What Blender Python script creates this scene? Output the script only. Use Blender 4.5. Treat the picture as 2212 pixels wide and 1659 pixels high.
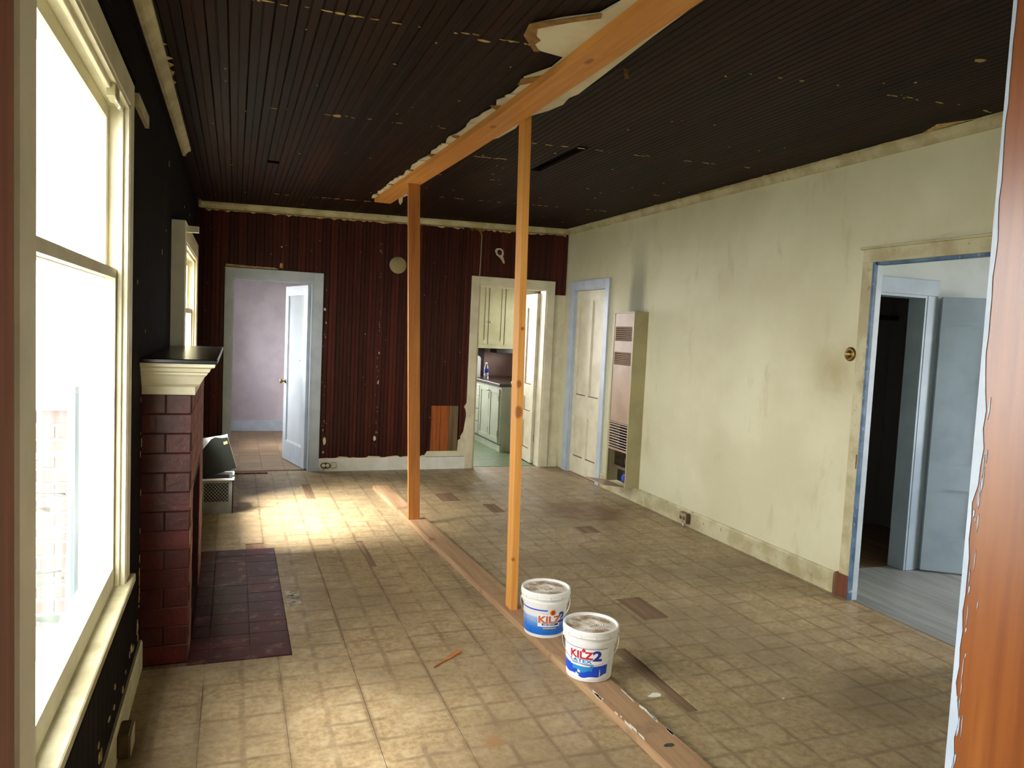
import bpy, bmesh, math, random
from mathutils import Vector, Matrix
random.seed(7)
PI = math.pi
SC = bpy.context.scene
COL = SC.collection
for o in list(bpy.data.objects):
    bpy.data.objects.remove(o)

# ------------------------------------------------------------------ camera
FPX = 1613.0
YAW, PITCH, ROLL, EYE = math.radians(20.487), math.radians(3.994), math.radians(2.639), 1.6
fwd = Vector((math.sin(YAW)*math.cos(PITCH), math.cos(YAW)*math.cos(PITCH), -math.sin(PITCH)))
rt = Vector((math.cos(YAW), -math.sin(YAW), 0))
up = rt.cross(fwd)
cr, sr = math.cos(ROLL), math.sin(ROLL)
crt = rt*cr + up*sr
cup = up*cr - rt*sr
cam_d = bpy.data.cameras.new('camera')
cam = bpy.data.objects.new('camera', cam_d)
COL.objects.link(cam)
m = Matrix((crt, cup, -fwd)).transposed().to_4x4()
m.translation = Vector((0, 0, EYE))
cam.matrix_world = m
cam_d.sensor_fit = 'HORIZONTAL'
cam_d.sensor_width = 36.0
cam_d.lens = FPX/2212*36.0
cam_d.clip_start = 0.02
SC.camera = cam

# ------------------------------------------------------------------ world, exposure
SC.view_settings.view_transform = 'Standard'
SC.view_settings.look = 'None'
SC.view_settings.gamma = 1.0
SC.view_settings.use_curve_mapping = False
SC.view_settings.exposure = 4.2
W = bpy.data.worlds.new('overcast_sky')
SC.world = W
W.use_nodes = True
bg = W.node_tree.nodes['Background']
bg.inputs['Color'].default_value = (1.0, 0.99, 0.965, 1)
# bright overcast sky, a little brighter overhead
_t = W.node_tree
_tc = _t.nodes.new('ShaderNodeTexCoord'); _sx = _t.nodes.new('ShaderNodeSeparateXYZ'); _mr = _t.nodes.new('ShaderNodeMapRange')
_t.links.new(_tc.outputs['Generated'], _sx.inputs[0]); _t.links.new(_sx.outputs[2], _mr.inputs['Value'])
for _k, _v in (('From Min', 0.0), ('From Max', 1.0), ('To Min', 1.0), ('To Max', 1.25)): _mr.inputs[_k].default_value = _v
_t.links.new(_mr.outputs[0], bg.inputs['Strength'])
# sun behind thin cloud: a wide soft source from the left
sun_d = bpy.data.lights.new('hazy_sun', 'SUN'); sun_d.energy = 3.0; sun_d.angle = math.radians(30); sun_d.color = (1.0, 0.97, 0.92)
sun = bpy.data.objects.new('hazy_sun', sun_d); COL.objects.link(sun)
sun.rotation_euler = Vector((1.06, 0.33, -1.4)).to_track_quat('-Z', 'Y').to_euler()
SC.cycles.use_denoising = True
SC.cycles.max_bounces = 10
SC.cycles.diffuse_bounces = 7
SC.cycles.transparent_max_bounces = 12

def portal(center, sx, sy, direction):
    l = bpy.data.lights.new('window_portal', 'AREA')
    l.shape = 'RECTANGLE'; l.size = sx; l.size_y = sy; l.energy = 1
    l.cycles.is_portal = True
    o = bpy.data.objects.new('window_portal', l)
    COL.objects.link(o)
    o.location = center
    o.rotation_euler = Vector(direction).to_track_quat('-Z', 'Y').to_euler()
portal((-0.50, 2.43, 1.43), 1.75, 1.5, (1, 0, 0))      # near window of the room
portal((-0.45, 6.03, 1.40), 1.60, 1.5, (1, 0, 0))      # far window of the room
portal((-0.53, -0.95, 1.45), 1.0, 0.7, (1, 0, 0))      # window of the room we stand in
portal((-0.53, 9.65, 1.475), 1.25, 1.3, (1, 0, 0))       # window of the back room
portal((2.475, 11.03, 1.725), 1.45, 1.55, (0, -1, 0))      # kitchen window
portal((4.38, 9.85, 1.65), 0.9, 0.7, (-1, 0, 0))         # added second kitchen opening, unseen, to brighten the kitchen
portal((3.79, -1.35, 1.45), 1.0, 0.7, (-1, 0, 0))     # added unseen opening right of the camera, to light the left jamb
portal((6.43, 2.0, 1.5), 1.5, 1.5, (-1, 0, 0))         # bedroom window

# ------------------------------------------------------------------ materials
def lin(c):
    def f(v):
        v /= 255.0
        return v/12.92 if v <= 0.04045 else ((v+0.055)/1.055)**2.4
    return (f(c[0]), f(c[1]), f(c[2]), 1.0)

class NT:
    def __init__(s, name):
        s.m = bpy.data.materials.new(name); s.m.use_nodes = True
        s.t = s.m.node_tree
        s.b = s.t.nodes['Principled BSDF']
        s.o = s.t.nodes['Material Output']
    def n(s, ty, **kw):
        nd = s.t.nodes.new(ty)
        for k, v in kw.items(): setattr(nd, k, v)
        return nd
    def l(s, a, b): s.t.links.new(a, b)
    def put(s, sock, v):
        if isinstance(v, bpy.types.NodeSocket): s.l(v, sock)
        else: sock.default_value = v
    def math(s, op, a, b=0.0, c=0.0):
        nd = s.n('ShaderNodeMath', operation=op)
        for i, v in enumerate((a, b, c)): s.put(nd.inputs[i], v)
        return nd.outputs[0]
    def pos(s): return s.n('ShaderNodeNewGeometry').outputs['Position']
    def objc(s): return s.n('ShaderNodeTexCoord').outputs['Object']
    def map(s, vec, sc=(1, 1, 1), loc=(0, 0, 0)):
        nd = s.n('ShaderNodeMapping'); s.l(vec, nd.inputs['Vector'])
        nd.inputs['Scale'].default_value = sc; nd.inputs['Location'].default_value = loc
        return nd.outputs[0]
    def noise(s, vec, scale, detail=4, rough=0.55):
        nd = s.n('ShaderNodeTexNoise'); s.l(vec, nd.inputs['Vector'])
        nd.inputs['Scale'].default_value = scale; nd.inputs['Detail'].default_value = detail
        nd.inputs['Roughness'].default_value = rough
        return nd.outputs['Fac']
    def step(s, v, lo, hi, a=0.0, b=1.0):
        nd = s.n('ShaderNodeMapRange', interpolation_type='SMOOTHSTEP')
        s.put(nd.inputs['Value'], v)
        for k, x in (('From Min', lo), ('From Max', hi), ('To Min', a), ('To Max', b)): nd.inputs[k].default_value = x
        return nd.outputs[0]
    def mix(s, fac, a, b, mode='MIX'):
        nd = s.n('ShaderNodeMix', data_type='RGBA', blend_type=mode)
        s.put(nd.inputs[0], fac); s.put(nd.inputs[6], a); s.put(nd.inputs[7], b)
        return nd.outputs[2]
    def sep(s, vec):
        nd = s.n('ShaderNodeSeparateXYZ'); s.l(vec, nd.inputs[0]); return nd.outputs
    def bump(s, h, dist, strength=1.0):
        nd = s.n('ShaderNodeBump'); s.l(h, nd.inputs['Height'])
        nd.inputs['Distance'].default_value = dist; nd.inputs['Strength'].default_value = strength
        s.l(nd.outputs[0], s.b.inputs['Normal'])
    def done(s, col, rough=0.6, spec=0.4, metal=0.0):
        s.put(s.b.inputs['Base Color'], col); s.put(s.b.inputs['Roughness'], rough)
        s.b.inputs['Specular IOR Level'].default_value = spec; s.b.inputs['Metallic'].default_value = metal
        return s.m

def plain(name, c1, c2=None, scale=6, stretch=(1, 1, 1), rough=0.6, spec=0.4, bump=0.0, bscale=60,
          dirt=None, metal=0.0, vary=0.0, obj=False):
    """paint-like surface: two tones mixed by noise, optional dirt speckle (colour, scale, lo, hi)"""
    k = NT(name)
    p = k.objc() if obj else k.pos()
    c1 = lin(c1)
    col = c1
    if c2: col = k.mix(k.step(k.noise(k.map(p, stretch), scale), 0.35, 0.65), c1, lin(c2))
    if dirt: col = k.mix(k.step(k.noise(k.map(p, stretch), dirt[1], 6, 0.65), dirt[2], dirt[3]), col, lin(dirt[0]))
    if vary:
        r = k.n('ShaderNodeObjectInfo').outputs['Random']
        hs = k.n('ShaderNodeHueSaturation'); k.put(hs.inputs['Color'], col)
        k.put(hs.inputs['Value'], k.step(r, 0.0, 1.0, 1-vary, 1+vary)); col = hs.outputs[0]
    if bump: k.bump(k.noise(k.map(p, stretch), bscale, 3), bump)
    return k.done(col, rough, spec, metal)

def wood(name, c1, c2, c3, axis, rough=0.55, spec=0.35, knots=(), grain=1.0, stain=None):
    k = NT(name); p = k.pos()
    st = [38*grain, 38*grain, 38*grain]; st['XYZ'.index(axis)] = 1.6
    g = k.noise(k.map(p, st), 1.0, 5, 0.6)
    col = k.mix(k.step(g, 0.3, 0.7), lin(c1), lin(c2))
    st2 = [11*grain]*3; st2['XYZ'.index(axis)] = 0.7
    col = k.mix(k.step(k.noise(k.map(p, st2), 1.0, 3), 0.5, 0.72), col, lin(c3))
    for (x, y, z, r, e) in knots:
        sc = [1/r]*3; sc['XYZ'.index(axis)] = 1/(r*e)
        d = k.n('ShaderNodeVectorMath', operation='LENGTH')
        k.l(k.map(p, sc, (-x*sc[0], -y*sc[1], -z*sc[2])), d.inputs[0])
        f = k.step(d.outputs['Value'], 0.55, 1.15, 0.85, 0.0)
        col = k.mix(f, col, lin((140, 78, 30)))
    if stain: col = k.mix(k.step(k.noise(p, stain[1], 5, 0.6), stain[2], stain[3]), col, lin(stain[0]))
    k.bump(g, 0.0006)
    return k.done(col, rough, spec)

M = {}
M['cream'] = plain('cream_paint', (228, 222, 194), (212, 206, 176), 5, rough=0.45, bump=0.0006, bscale=40, dirt=((120, 100, 66), 14, 0.66, 0.80))
M['cream_dirty'] = plain('dirty_cream_paint', (196, 190, 154), (170, 160, 122), 7, rough=0.55, bump=0.001, bscale=50, dirt=((96, 78, 48), 18, 0.60, 0.76))
M['wall_cream'] = None
M['white'] = plain('white_paint', (238, 238, 228), (226, 226, 214), 6, rough=0.45, dirt=((120, 110, 86), 22, 0.68, 0.8))
M['blue'] = plain('pale_blue_paint', (190, 202, 214), (176, 190, 204), 6, rough=0.42, dirt=((110, 112, 110), 20, 0.68, 0.82))
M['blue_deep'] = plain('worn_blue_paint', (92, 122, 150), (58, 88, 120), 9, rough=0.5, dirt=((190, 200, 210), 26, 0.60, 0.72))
M['blue_grey'] = plain('blue_grey_door_paint', (150, 166, 184), (138, 154, 172), 4, rough=0.45)
M['lavender'] = plain('lavender_wall_paint', (196, 188, 196), (184, 176, 186), 4, rough=0.8, dirt=((176, 150, 104), 3, 0.72, 0.8))
M['black'] = plain('black_paint', (12, 11, 12), (22, 20, 20), 20, rough=0.25, spec=0.5)
M['dark'] = plain('dark_void', (14, 11, 9), rough=0.9)
M['dark_board'] = plain('dark_stained_board', (38, 19, 10), (27, 14, 8), 1.0, stretch=(20, 0.8, 20), rough=0.6, spec=0.12, vary=0.22, dirt=((50, 36, 24), 2.2, 0.64, 0.82), bump=0.0008, bscale=1.0)
M['wall_board'] = plain('red_stained_wall_board', (70, 26, 18), (55, 20, 14), 1.0, stretch=(26, 26, 1.0), rough=0.45, spec=0.25, vary=0.30, dirt=((92, 56, 40), 2.0, 0.66, 0.8), bump=0.0008, bscale=1.0)
M['left_board'] = plain('backlit_dark_wall_board', (24, 18, 16), (14, 11, 10), 1.0, stretch=(34, 34, 1.3), rough=0.75, spec=0.08, vary=0.25, bump=0.0008, bscale=1.0)  # near black: the shade of this backlit wall is put into the colour
M['bare'] = wood('bare_fir_board', (166, 92, 34), (132, 66, 22), (176, 110, 50), 'Z', rough=0.6)
M['bare_grey'] = wood('weathered_board', (124, 104, 76), (98, 80, 56), (84, 66, 42), 'Z', rough=0.75)
M['subfloor'] = wood('bare_subfloor_board', (128, 102, 78), (108, 84, 62), (140, 116, 92), 'Y', rough=0.75)
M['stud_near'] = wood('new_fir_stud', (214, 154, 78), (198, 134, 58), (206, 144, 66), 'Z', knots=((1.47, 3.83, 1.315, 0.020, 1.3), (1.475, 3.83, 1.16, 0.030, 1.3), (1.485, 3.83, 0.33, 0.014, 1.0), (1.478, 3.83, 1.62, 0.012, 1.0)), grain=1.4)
M['stud_far'] = wood('shade_toned_fir_stud', (190, 126, 62), (168, 104, 46), (150, 88, 36), 'Z', knots=((1.36, 5.88, 1.25, 0.02, 1.6), (1.35, 5.88, 2.0, 0.015, 1.3)), grain=1.4)  # darker copy of the fir tone, with the far stud's shade in the colour
M['beam'] = wood('fir_top_plate', (204, 142, 72), (186, 122, 54), (196, 128, 58), 'Y', knots=((1.33, 4.05, 2.73, 0.02, 2), (1.36, 2.9, 2.73, 0.018, 2.5)), grain=1.0)
M['plate'] = wood('worn_fir_bottom_plate', (166, 134, 102), (148, 114, 82), (178, 150, 116), 'Y', rough=0.65, knots=((1.40, 5.3, 0.038, 0.03, 1.2),), stain=((112, 92, 72), 5, 0.58, 0.75))
M['plate_edge'] = M['plate']
M['jamb'] = wood('varnished_orange_jamb', (146, 82, 28), (124, 64, 18), (156, 94, 38), 'Z', rough=0.30, spec=0.55, grain=0.8)
M['jamb_red'] = wood('reddish_unpainted_jamb', (150, 98, 78), (126, 80, 62), (162, 112, 90), 'Z', rough=0.6, grain=0.7)
M['shim'] = wood('cedar_sliver', (170, 112, 62), (146, 90, 46), (190, 134, 84), 'X', rough=0.7)
M['brown_block'] = wood('unpainted_plinth', (120, 70, 44), (100, 56, 34), (138, 92, 62), 'Z', rough=0.7)
M['brick'] = plain('dark_red_painted_brick', (80, 23, 18), (62, 18, 15), 9, rough=0.42, spec=0.45, vary=0.22, bump=0.0025, bscale=45, dirt=((58, 20, 18), 7, 0.55, 0.75))
M['mortar'] = plain('dark_red_mortar', (62, 21, 17), (52, 18, 15), 20, rough=0.8, bump=0.002)
M['brick_front'] = plain('sheen_toned_brick_face', (128, 70, 56), (104, 50, 40), 9, rough=0.6, spec=0.35, vary=0.22, bump=0.0025, bscale=45, dirt=((146, 112, 84), 9, 0.55, 0.72))  # front bricks lighter: the lit sheen of that side is painted in
M['hearth'] = plain('dark_red_hearth_tile', (78, 28, 29), (58, 21, 23), 8, rough=0.4, spec=0.4, vary=0.25, bump=0.001, dirt=((128, 100, 92), 9, 0.52, 0.72))
M['grout'] = plain('grey_grout', (96, 80, 76), (74, 60, 58), 20, rough=0.85)
M['soot'] = plain('sooty_firebox', (22, 16, 14), (34, 24, 20), 10, rough=0.9)
M['drywall'] = plain('torn_plasterboard', (214, 204, 176), (198, 188, 158), 5, rough=0.85)
M['paper'] = plain('brown_backing_paper', (150, 112, 58), (120, 84, 40), 14, rough=0.85)
M['flake'] = plain('plaster_residue', (206, 184, 128), (168, 138, 84), 30, rough=0.85)
M['bucket'] = plain('white_bucket_plastic', (226, 226, 222), rough=0.32, spec=0.5)
M['wire'] = plain('galvanised_wire', (196, 196, 190), rough=0.35, metal=0.6)
M['crate'] = plain('grey_crate_plastic', (150, 152, 150), (132, 134, 130), 8, rough=0.5)
M['file'] = plain('dark_green_cardboard', (26, 30, 24), (20, 24, 20), 9, rough=0.55)
M['file_in'] = plain('white_cardboard_inside', (240, 240, 236), rough=0.7)
M['heater'] = plain('tan_enamel_heater', (178, 152, 128), (166, 140, 118), 5, rough=0.4, spec=0.4)
M['heater_side'] = plain('olive_cream_heater_case', (176, 168, 128), (164, 156, 116), 4, rough=0.5)
M['heater_dark'] = plain('heater_burner_steel', (58, 54, 50), (40, 36, 34), 12, rough=0.5, metal=0.3)
M['blue_knob'] = plain('blue_plastic_knob', (36, 70, 190), rough=0.4)
M['brass'] = plain('tarnished_brass', (146, 118, 62), (96, 74, 36), 16, rough=0.35, metal=0.85)
M['outlet'] = plain('old_outlet_bakelite', (176, 162, 128), (150, 134, 100), 20, rough=0.5, dirt=((70, 62, 50), 40, 0.55, 0.7))
M['outlet_brown'] = plain('brown_outlet_box', (104, 84, 60), (80, 64, 46), 16, rough=0.5)
M['cabinet'] = plain('pale_green_cabinet_paint', (186, 194, 172), (172, 182, 160), 4, rough=0.4, dirt=((120, 112, 80), 20, 0.68, 0.8))
M['cabinet_up'] = plain('cream_green_cabinet_paint', (184, 182, 142), (170, 168, 128), 4, rough=0.4, dirt=((120, 108, 70), 18, 0.66, 0.8))
M['counter'] = plain('dark_brown_countertop', (62, 48, 42), (48, 38, 34), 10, rough=0.3, spec=0.5)
M['pink'] = plain('pink_splashback', (176, 148, 138), (166, 138, 128), 5, rough=0.5)
M['green_floor'] = plain('green_kitchen_linoleum', (104, 122, 88), (92, 108, 76), 6, rough=0.4)
M['appliance'] = plain('white_enamel', (236, 238, 236), rough=0.3)
M['soot_ceiling'] = plain('plain_white_ceiling', (214, 214, 208), rough=0.9)
M['room_white'] = plain('pale_bedroom_wall', (196, 202, 204), (188, 194, 196), 4, rough=0.85)
M['closet'] = plain('closet_wall', (120, 116, 112), rough=0.9)
M['grey_plank'] = plain('grey_painted_floor_plank', (140, 142, 140), (120, 122, 122), 1.0, stretch=(16, 1.5, 16), rough=0.45, vary=0.08)
M['tile_brown'] = plain('worn_brown_floor_tile', (138, 116, 92), (120, 100, 78), 1.0, stretch=(6, 40, 6), rough=0.5, vary=0.14)
M['out_brick'] = plain('outdoor_brick', (112, 74, 68), (98, 64, 58), 9, rough=0.8, vary=0.1)
M['out_mortar'] = plain('pale_outdoor_mortar', (214, 206, 196), rough=0.9)
M['pipe'] = plain('blue_grey_downpipe', (66, 80, 82), rough=0.5)
M['leaf'] = plain('green_leaf', (34, 52, 42), (44, 62, 44), 10, rough=0.45)
M['stem'] = plain('plant_stem', (86, 92, 56), rough=0.7)
M['ground'] = plain('garden_gravel', (78, 80, 68), (66, 68, 54), 4, rough=0.95)
M['blue_ink'] = plain('blue_print', (28, 78, 206), rough=0.35)
M['cyan_ink'] = plain('light_blue_print', (44, 140, 206), rough=0.35)
M['navy_ink'] = plain('navy_print', (34, 56, 150), rough=0.35)
M['red_ink'] = plain('red_print', (196, 34, 44), rough=0.35)
M['orange_ink'] = plain('orange_print', (222, 108, 34), rough=0.35)
M['brown_ink'] = plain('rust_print', (158, 66, 24), rough=0.35)
M['tan_disc'] = plain('tan_flue_cover_paint', (158, 146, 106), (146, 132, 92), 8, rough=0.6)
M['yellow_ink'] = plain('yellow_print', (236, 190, 92), rough=0.35)
M['white_ink'] = plain('white_print', (244, 244, 244), rough=0.35)

def wall_cream_mat():
    k = NT('aged_green_cream_wallboard'); p = k.pos()
    col = k.mix(k.step(k.noise(p, 1.1, 4), 0.35, 0.65), lin((214, 211, 180)), lin((202, 197, 164)))
    col = k.mix(k.step(k.noise(k.map(p, (1, 1, 0.35)), 3.5, 5, 0.65), 0.56, 0.74, 0, 0.45), col, lin((172, 162, 120)))
    col = k.mix(k.step(k.noise(p, 26, 5, 0.7), 0.70, 0.80, 0, 0.6), col, lin((134, 120, 84)))
    s = k.sep(p)
    # soot smear on the wall above the heater, and old brown ring round the brass fitting
    yy = k.math('ABSOLUTE', k.math('SUBTRACT', s[1], 6.50))
    nz = k.math('MULTIPLY', k.noise(k.map(p, (1, 3, 1)), 3, 4), 0.16)
    fy = k.step(k.math('SUBTRACT', yy, nz), -0.02, 0.13, 1, 0)
    fz = k.math('MULTIPLY', k.step(s[2], 1.84, 1.86), k.step(s[2], 1.95, 2.75, 1, 0))
    col = k.mix(k.math('MULTIPLY', k.math('MULTIPLY', fy, fz), 0.62), col, lin((74, 78, 62)))
    d = k.n('ShaderNodeVectorMath', operation='DISTANCE')
    k.l(p, d.inputs[0]); d.inputs[1].default_value = (3.70, 3.86, 1.42)
    col = k.mix(k.step(k.math('ADD', d.outputs['Value'], k.math('MULTIPLY', k.noise(p, 6, 4), 0.3)), 0.14, 0.42, 0.45, 0), col, lin((146, 122, 60)))
    k.bump(k.noise(p, 90, 3), 0.0008)
    return k.done(col, 0.7, 0.3)
M['wall_cream'] = wall_cream_mat()

TX, TY, PX0, PY0 = 0.163, 0.1556, 0.385, 2.615
def lino_mat():
    k = NT('printed_tile_linoleum'); p = k.pos()
    warp = k.n('ShaderNodeTexNoise'); k.l(p, warp.inputs['Vector']); warp.inputs['Scale'].default_value = 7
    wv = k.n('ShaderNodeVectorMath', operation='MULTIPLY_ADD')
    k.l(warp.outputs['Color'], wv.inputs[0]); wv.inputs[1].default_value = (0.022, 0.022, 0); k.l(p, wv.inputs[2])
    s = k.sep(wv.outputs[0])
    def band(c, off, pitch, w0, w1):
        f = k.math('FRACT', k.math('ADD', k.math('DIVIDE', k.math('SUBTRACT', c, off+0.011), pitch), 100.5))
        return k.step(k.math('ABSOLUTE', k.math('SUBTRACT', f, 0.5)), w0, w1, 1, 0)
    ju = band(s[0], PX0, TX, 0.03, 0.11); jv = band(s[1], PY0, TY, 0.03, 0.10)
    j = k.math('MAXIMUM', ju, jv)
    brk = k.step(k.noise(p, 5, 4), 0.36, 0.56)
    j = k.math('MULTIPLY', j, k.math('MULTIPLY', brk, 0.50))
    base = k.mix(k.step(k.noise(p, 34, 6, 0.7), 0.35, 0.65), lin((168, 148, 112)), lin((138, 116, 84)))
    base = k.mix(k.step(k.noise(p, 9, 5, 0.65), 0.45, 0.7, 0, 0.55), base, lin((180, 164, 132)))
    base = k.mix(k.step(k.noise(p, 1.3, 3), 0.42, 0.66, 0, 0.6), base, lin((126, 108, 82)))
    col = k.mix(j, base, lin((100, 80, 60)))
    col = k.mix(k.step(k.noise(p, 150, 3, 0.6), 0.64, 0.74, 0, 0.6), col, lin((110, 86, 58)))
    # brown worn-through area in front of the heater, faint red-brown traffic wear
    d = k.n('ShaderNodeVectorMath', operation='LENGTH')
    k.l(k.map(p, (1/0.42, 1/0.5, 0), (-3.02/0.42, -6.05/0.5, 0)), d.inputs[0])
    f = k.step(k.math('ADD', d.outputs['Value'], k.math('MULTIPLY', k.noise(p, 5, 5), 0.7)), 0.9, 1.35, 0.75, 0)
    col = k.mix(f, col, lin((110, 76, 44)))
    d2 = k.n('ShaderNodeVectorMath', operation='DISTANCE'); k.l(p, d2.inputs[0]); d2.inputs[1].default_value = (0.98, 2.63, 0)
    f2 = k.step(k.math('ADD', d2.outputs['Value'], k.math('MULTIPLY', k.noise(p, 16, 4), 0.1)), 0.07, 0.11, 0.7, 0)
    col = k.mix(f2, col, lin((142, 106, 70)))
    sc = k.noise(k.map(p, (60, 5, 1)), 1.0, 4, 0.7)
    col = k.mix(k.step(sc, 0.66, 0.78, 0, 0.35), col, lin((214, 196, 150)))
    h = k.math('ADD', k.noise(p, 60, 4), k.math('MULTIPLY', j, -0.8))
    k.bump(h, 0.0012)
    rough = k.step(k.noise(p, 7, 4), 0.3, 0.7, 0.34, 0.56)
    return k.done(col, rough, 0.42)
M['lino'] = lino_mat()

def lid_mat():
    k = NT('dirty_lid_top'); p = k.objc()
    s = k.sep(p)
    r = k.math('SQRT', k.math('ADD', k.math('MULTIPLY', s[0], s[0]), k.math('MULTIPLY', s[1], s[1])))
    n = k.noise(p, 14, 5, 0.6)
    col = k.mix(k.step(n, 0.44, 0.64), lin((214, 208, 198)), lin((150, 124, 88)))
    col = k.mix(k.step(k.noise(k.map(p, (1, 2.4, 1), (3, 1, 0)), 13, 4), 0.63, 0.69), col, lin((78, 56, 34)))
    k.bump(n, 0.001)
    return k.done(col, 0.55, 0.4)
M['lid_top'] = lid_mat()

def fade_mat():
    k = NT('blue_fade_print'); s = k.sep(k.objc())
    col = k.mix(k.step(s[2], 0.04, 0.155), lin((22, 106, 204)), lin((190, 222, 244)))
    return k.done(col, 0.35, 0.45)
M['blue_fade'] = fade_mat()

def pane_mat():
    k = NT('dusty_window_glass')
    k.t.nodes.remove(k.b)
    tr = k.n('ShaderNodeBsdfTransparent'); gl = k.n('ShaderNodeBsdfGlossy'); gl.inputs['Roughness'].default_value = 0.03
    tl = k.n('ShaderNodeBsdfTranslucent'); tl.inputs['Color'].default_value = (0.9, 0.92, 0.9, 1)
    m1 = k.n('ShaderNodeMixShader'); m2 = k.n('ShaderNodeMixShader')
    m1.inputs[0].default_value = 0.05
    k.l(tr.outputs[0], m1.inputs[1]); k.l(gl.outputs[0], m1.inputs[2])
    k.put(m2.inputs[0], k.step(k.noise(k.map(k.pos(), (1, 6, 1.2)), 2.2, 5, 0.65), 0.3, 0.75, 0.012, 0.05))
    k.l(m1.outputs[0], m2.inputs[1]); k.l(tl.outputs[0], m2.inputs[2]); k.l(m2.outputs[0], k.o.inputs['Surface'])
    return k.m
M['pane'] = pane_mat()

def bottle_mat():
    k = NT('clear_bottle_plastic')
    k.done((0.9, 0.95, 0.97, 1), 0.08, 0.5)
    k.b.inputs['Transmission Weight'].default_value = 0.85
    return k.m
M['bottle'] = bottle_mat()
M['mirror_paint'] = plain('glossy_pale_door_panel', (204, 214, 222), (196, 206, 214), 3, rough=0.12, spec=0.6)

# ------------------------------------------------------------------ builders
def wloc(o):
    v = Vector((0, 0, 0))
    while o: v = v + Vector(o.location); o = o.parent
    return v

def obj(name, bm, mat, parent=None, local=False, smooth=False, kind=None):
    if parent is not None and not local:
        bmesh.ops.translate(bm, verts=bm.verts, vec=-wloc(parent))
    bmesh.ops.recalc_face_normals(bm, faces=bm.faces)
    me = bpy.data.meshes.new(name); bm.to_mesh(me); bm.free()
    if smooth:
        for p in me.polygons: p.use_smooth = True
    me.materials.append(M[mat] if isinstance(mat, str) else mat)
    o = bpy.data.objects.new(name, me); COL.objects.link(o)
    if parent is not None: o.parent = parent
    if kind: o['kind'] = kind
    return o

def tag(o, label, cat, group=None):
    o['label'] = label; o['category'] = cat
    if group: o['group'] = group
    return o

def thing(name, label, cat, loc, rotz=0, group=None):
    o = bpy.data.objects.new(name, None); COL.objects.link(o)
    o.empty_display_size = 0.1
    o.location = loc; o.rotation_euler = (0, 0, rotz)
    return tag(o, label, cat, group)

def setting(name, label, loc=(0, 0, 0)):
    o = bpy.data.objects.new(name, None); COL.objects.link(o)
    o.location = loc; o['kind'] = 'structure'; o['label'] = label
    return o

def bx(bm, x0, x1, y0, y1, z0, z1, bevel=0.0):
    vs = [bm.verts.new((x, y, z)) for x in (x0, x1) for y in (y0, y1) for z in (z0, z1)]
    fs = [bm.faces.new([vs[i] for i in f]) for f in ((0, 1, 3, 2), (4, 6, 7, 5), (0, 4, 5, 1), (2, 3, 7, 6), (0, 2, 6, 4), (1, 5, 7, 3))]
    if bevel:
        es = list({e for f in fs for e in f.edges})
        bmesh.ops.bevel(bm, geom=es, offset=bevel, segments=1, affect='EDGES', profile=0.5)
    return bm

def hexa(bm, lo, hi):
    """prism from 4 lower and 4 upper corners"""
    a = [bm.verts.new(p) for p in lo]; b = [bm.verts.new(p) for p in hi]
    bm.faces.new(a[::-1]); bm.faces.new(b)
    for i in range(4): bm.faces.new((a[i], a[(i+1) % 4], b[(i+1) % 4], b[i]))
    return bm

def box(name, x0, x1, y0, y1, z0, z1, mat, parent=None, bevel=0.0, local=False):
    return obj(name, bx(bmesh.new(), x0, x1, y0, y1, z0, z1, bevel), mat, parent, local)

def cells(u0, u1, v0, v1, holes):
    us = sorted({u0, u1, *[h for q in holes for h in q[:2] if u0 < h < u1]})
    vs = sorted({v0, v1, *[h for q in holes for h in q[2:] if v0 < h < v1]})
    out = []
    for a, b in zip(us, us[1:]):
        run = None
        for c, d in zip(vs, vs[1:]):
            cu, cv = (a+b)/2, (c+d)/2
            hit = any(q[0] < cu < q[1] and q[2] < cv < q[3] for q in holes)
            if hit:
                if run: out.append((a, b, *run)); run = None
            else: run = (run[0], d) if run else (c, d)
        if run: out.append((a, b, *run))
    return out

def wall(name, axis, a0, a1, u0, u1, v0, v1, holes, mat, label, parent=None):
    """wall slab with holes; axis X: u=Y, v=Z; axis Y: u=X, v=Z"""
    bm = bmesh.new()
    for (p, q, r, s) in cells(u0, u1, v0, v1, holes):
        if axis == 'X': bx(bm, a0, a1, p, q, r, s)
        elif axis == 'Y': bx(bm, p, q, a0, a1, r, s)
        else: bx(bm, p, q, r, s, a0, a1)
    o = obj(name, bm, mat, parent)
    if parent is None: o['kind'] = 'structure'; o['label'] = label
    return o

PC = {}
def piece(name, dims, loc, mat, parent, bevel=0.0, rot=None, local=False):
    """small box piece with shared mesh data"""
    key = (tuple(round(d, 4) for d in dims), mat, bevel)
    if key not in PC:
        bm = bx(bmesh.new(), -dims[0]/2, dims[0]/2, -dims[1]/2, dims[1]/2, -dims[2]/2, dims[2]/2, bevel)
        bmesh.ops.recalc_face_normals(bm, faces=bm.faces)
        me = bpy.data.meshes.new(name); bm.to_mesh(me); bm.free(); me.materials.append(M[mat]); PC[key] = me
    o = bpy.data.objects.new(name, PC[key]); COL.objects.link(o)
    o.parent = parent
    o.location = Vector(loc) - (Vector((0, 0, 0)) if local else wloc(parent))
    if rot: o.rotation_euler = rot
    return o

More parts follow.
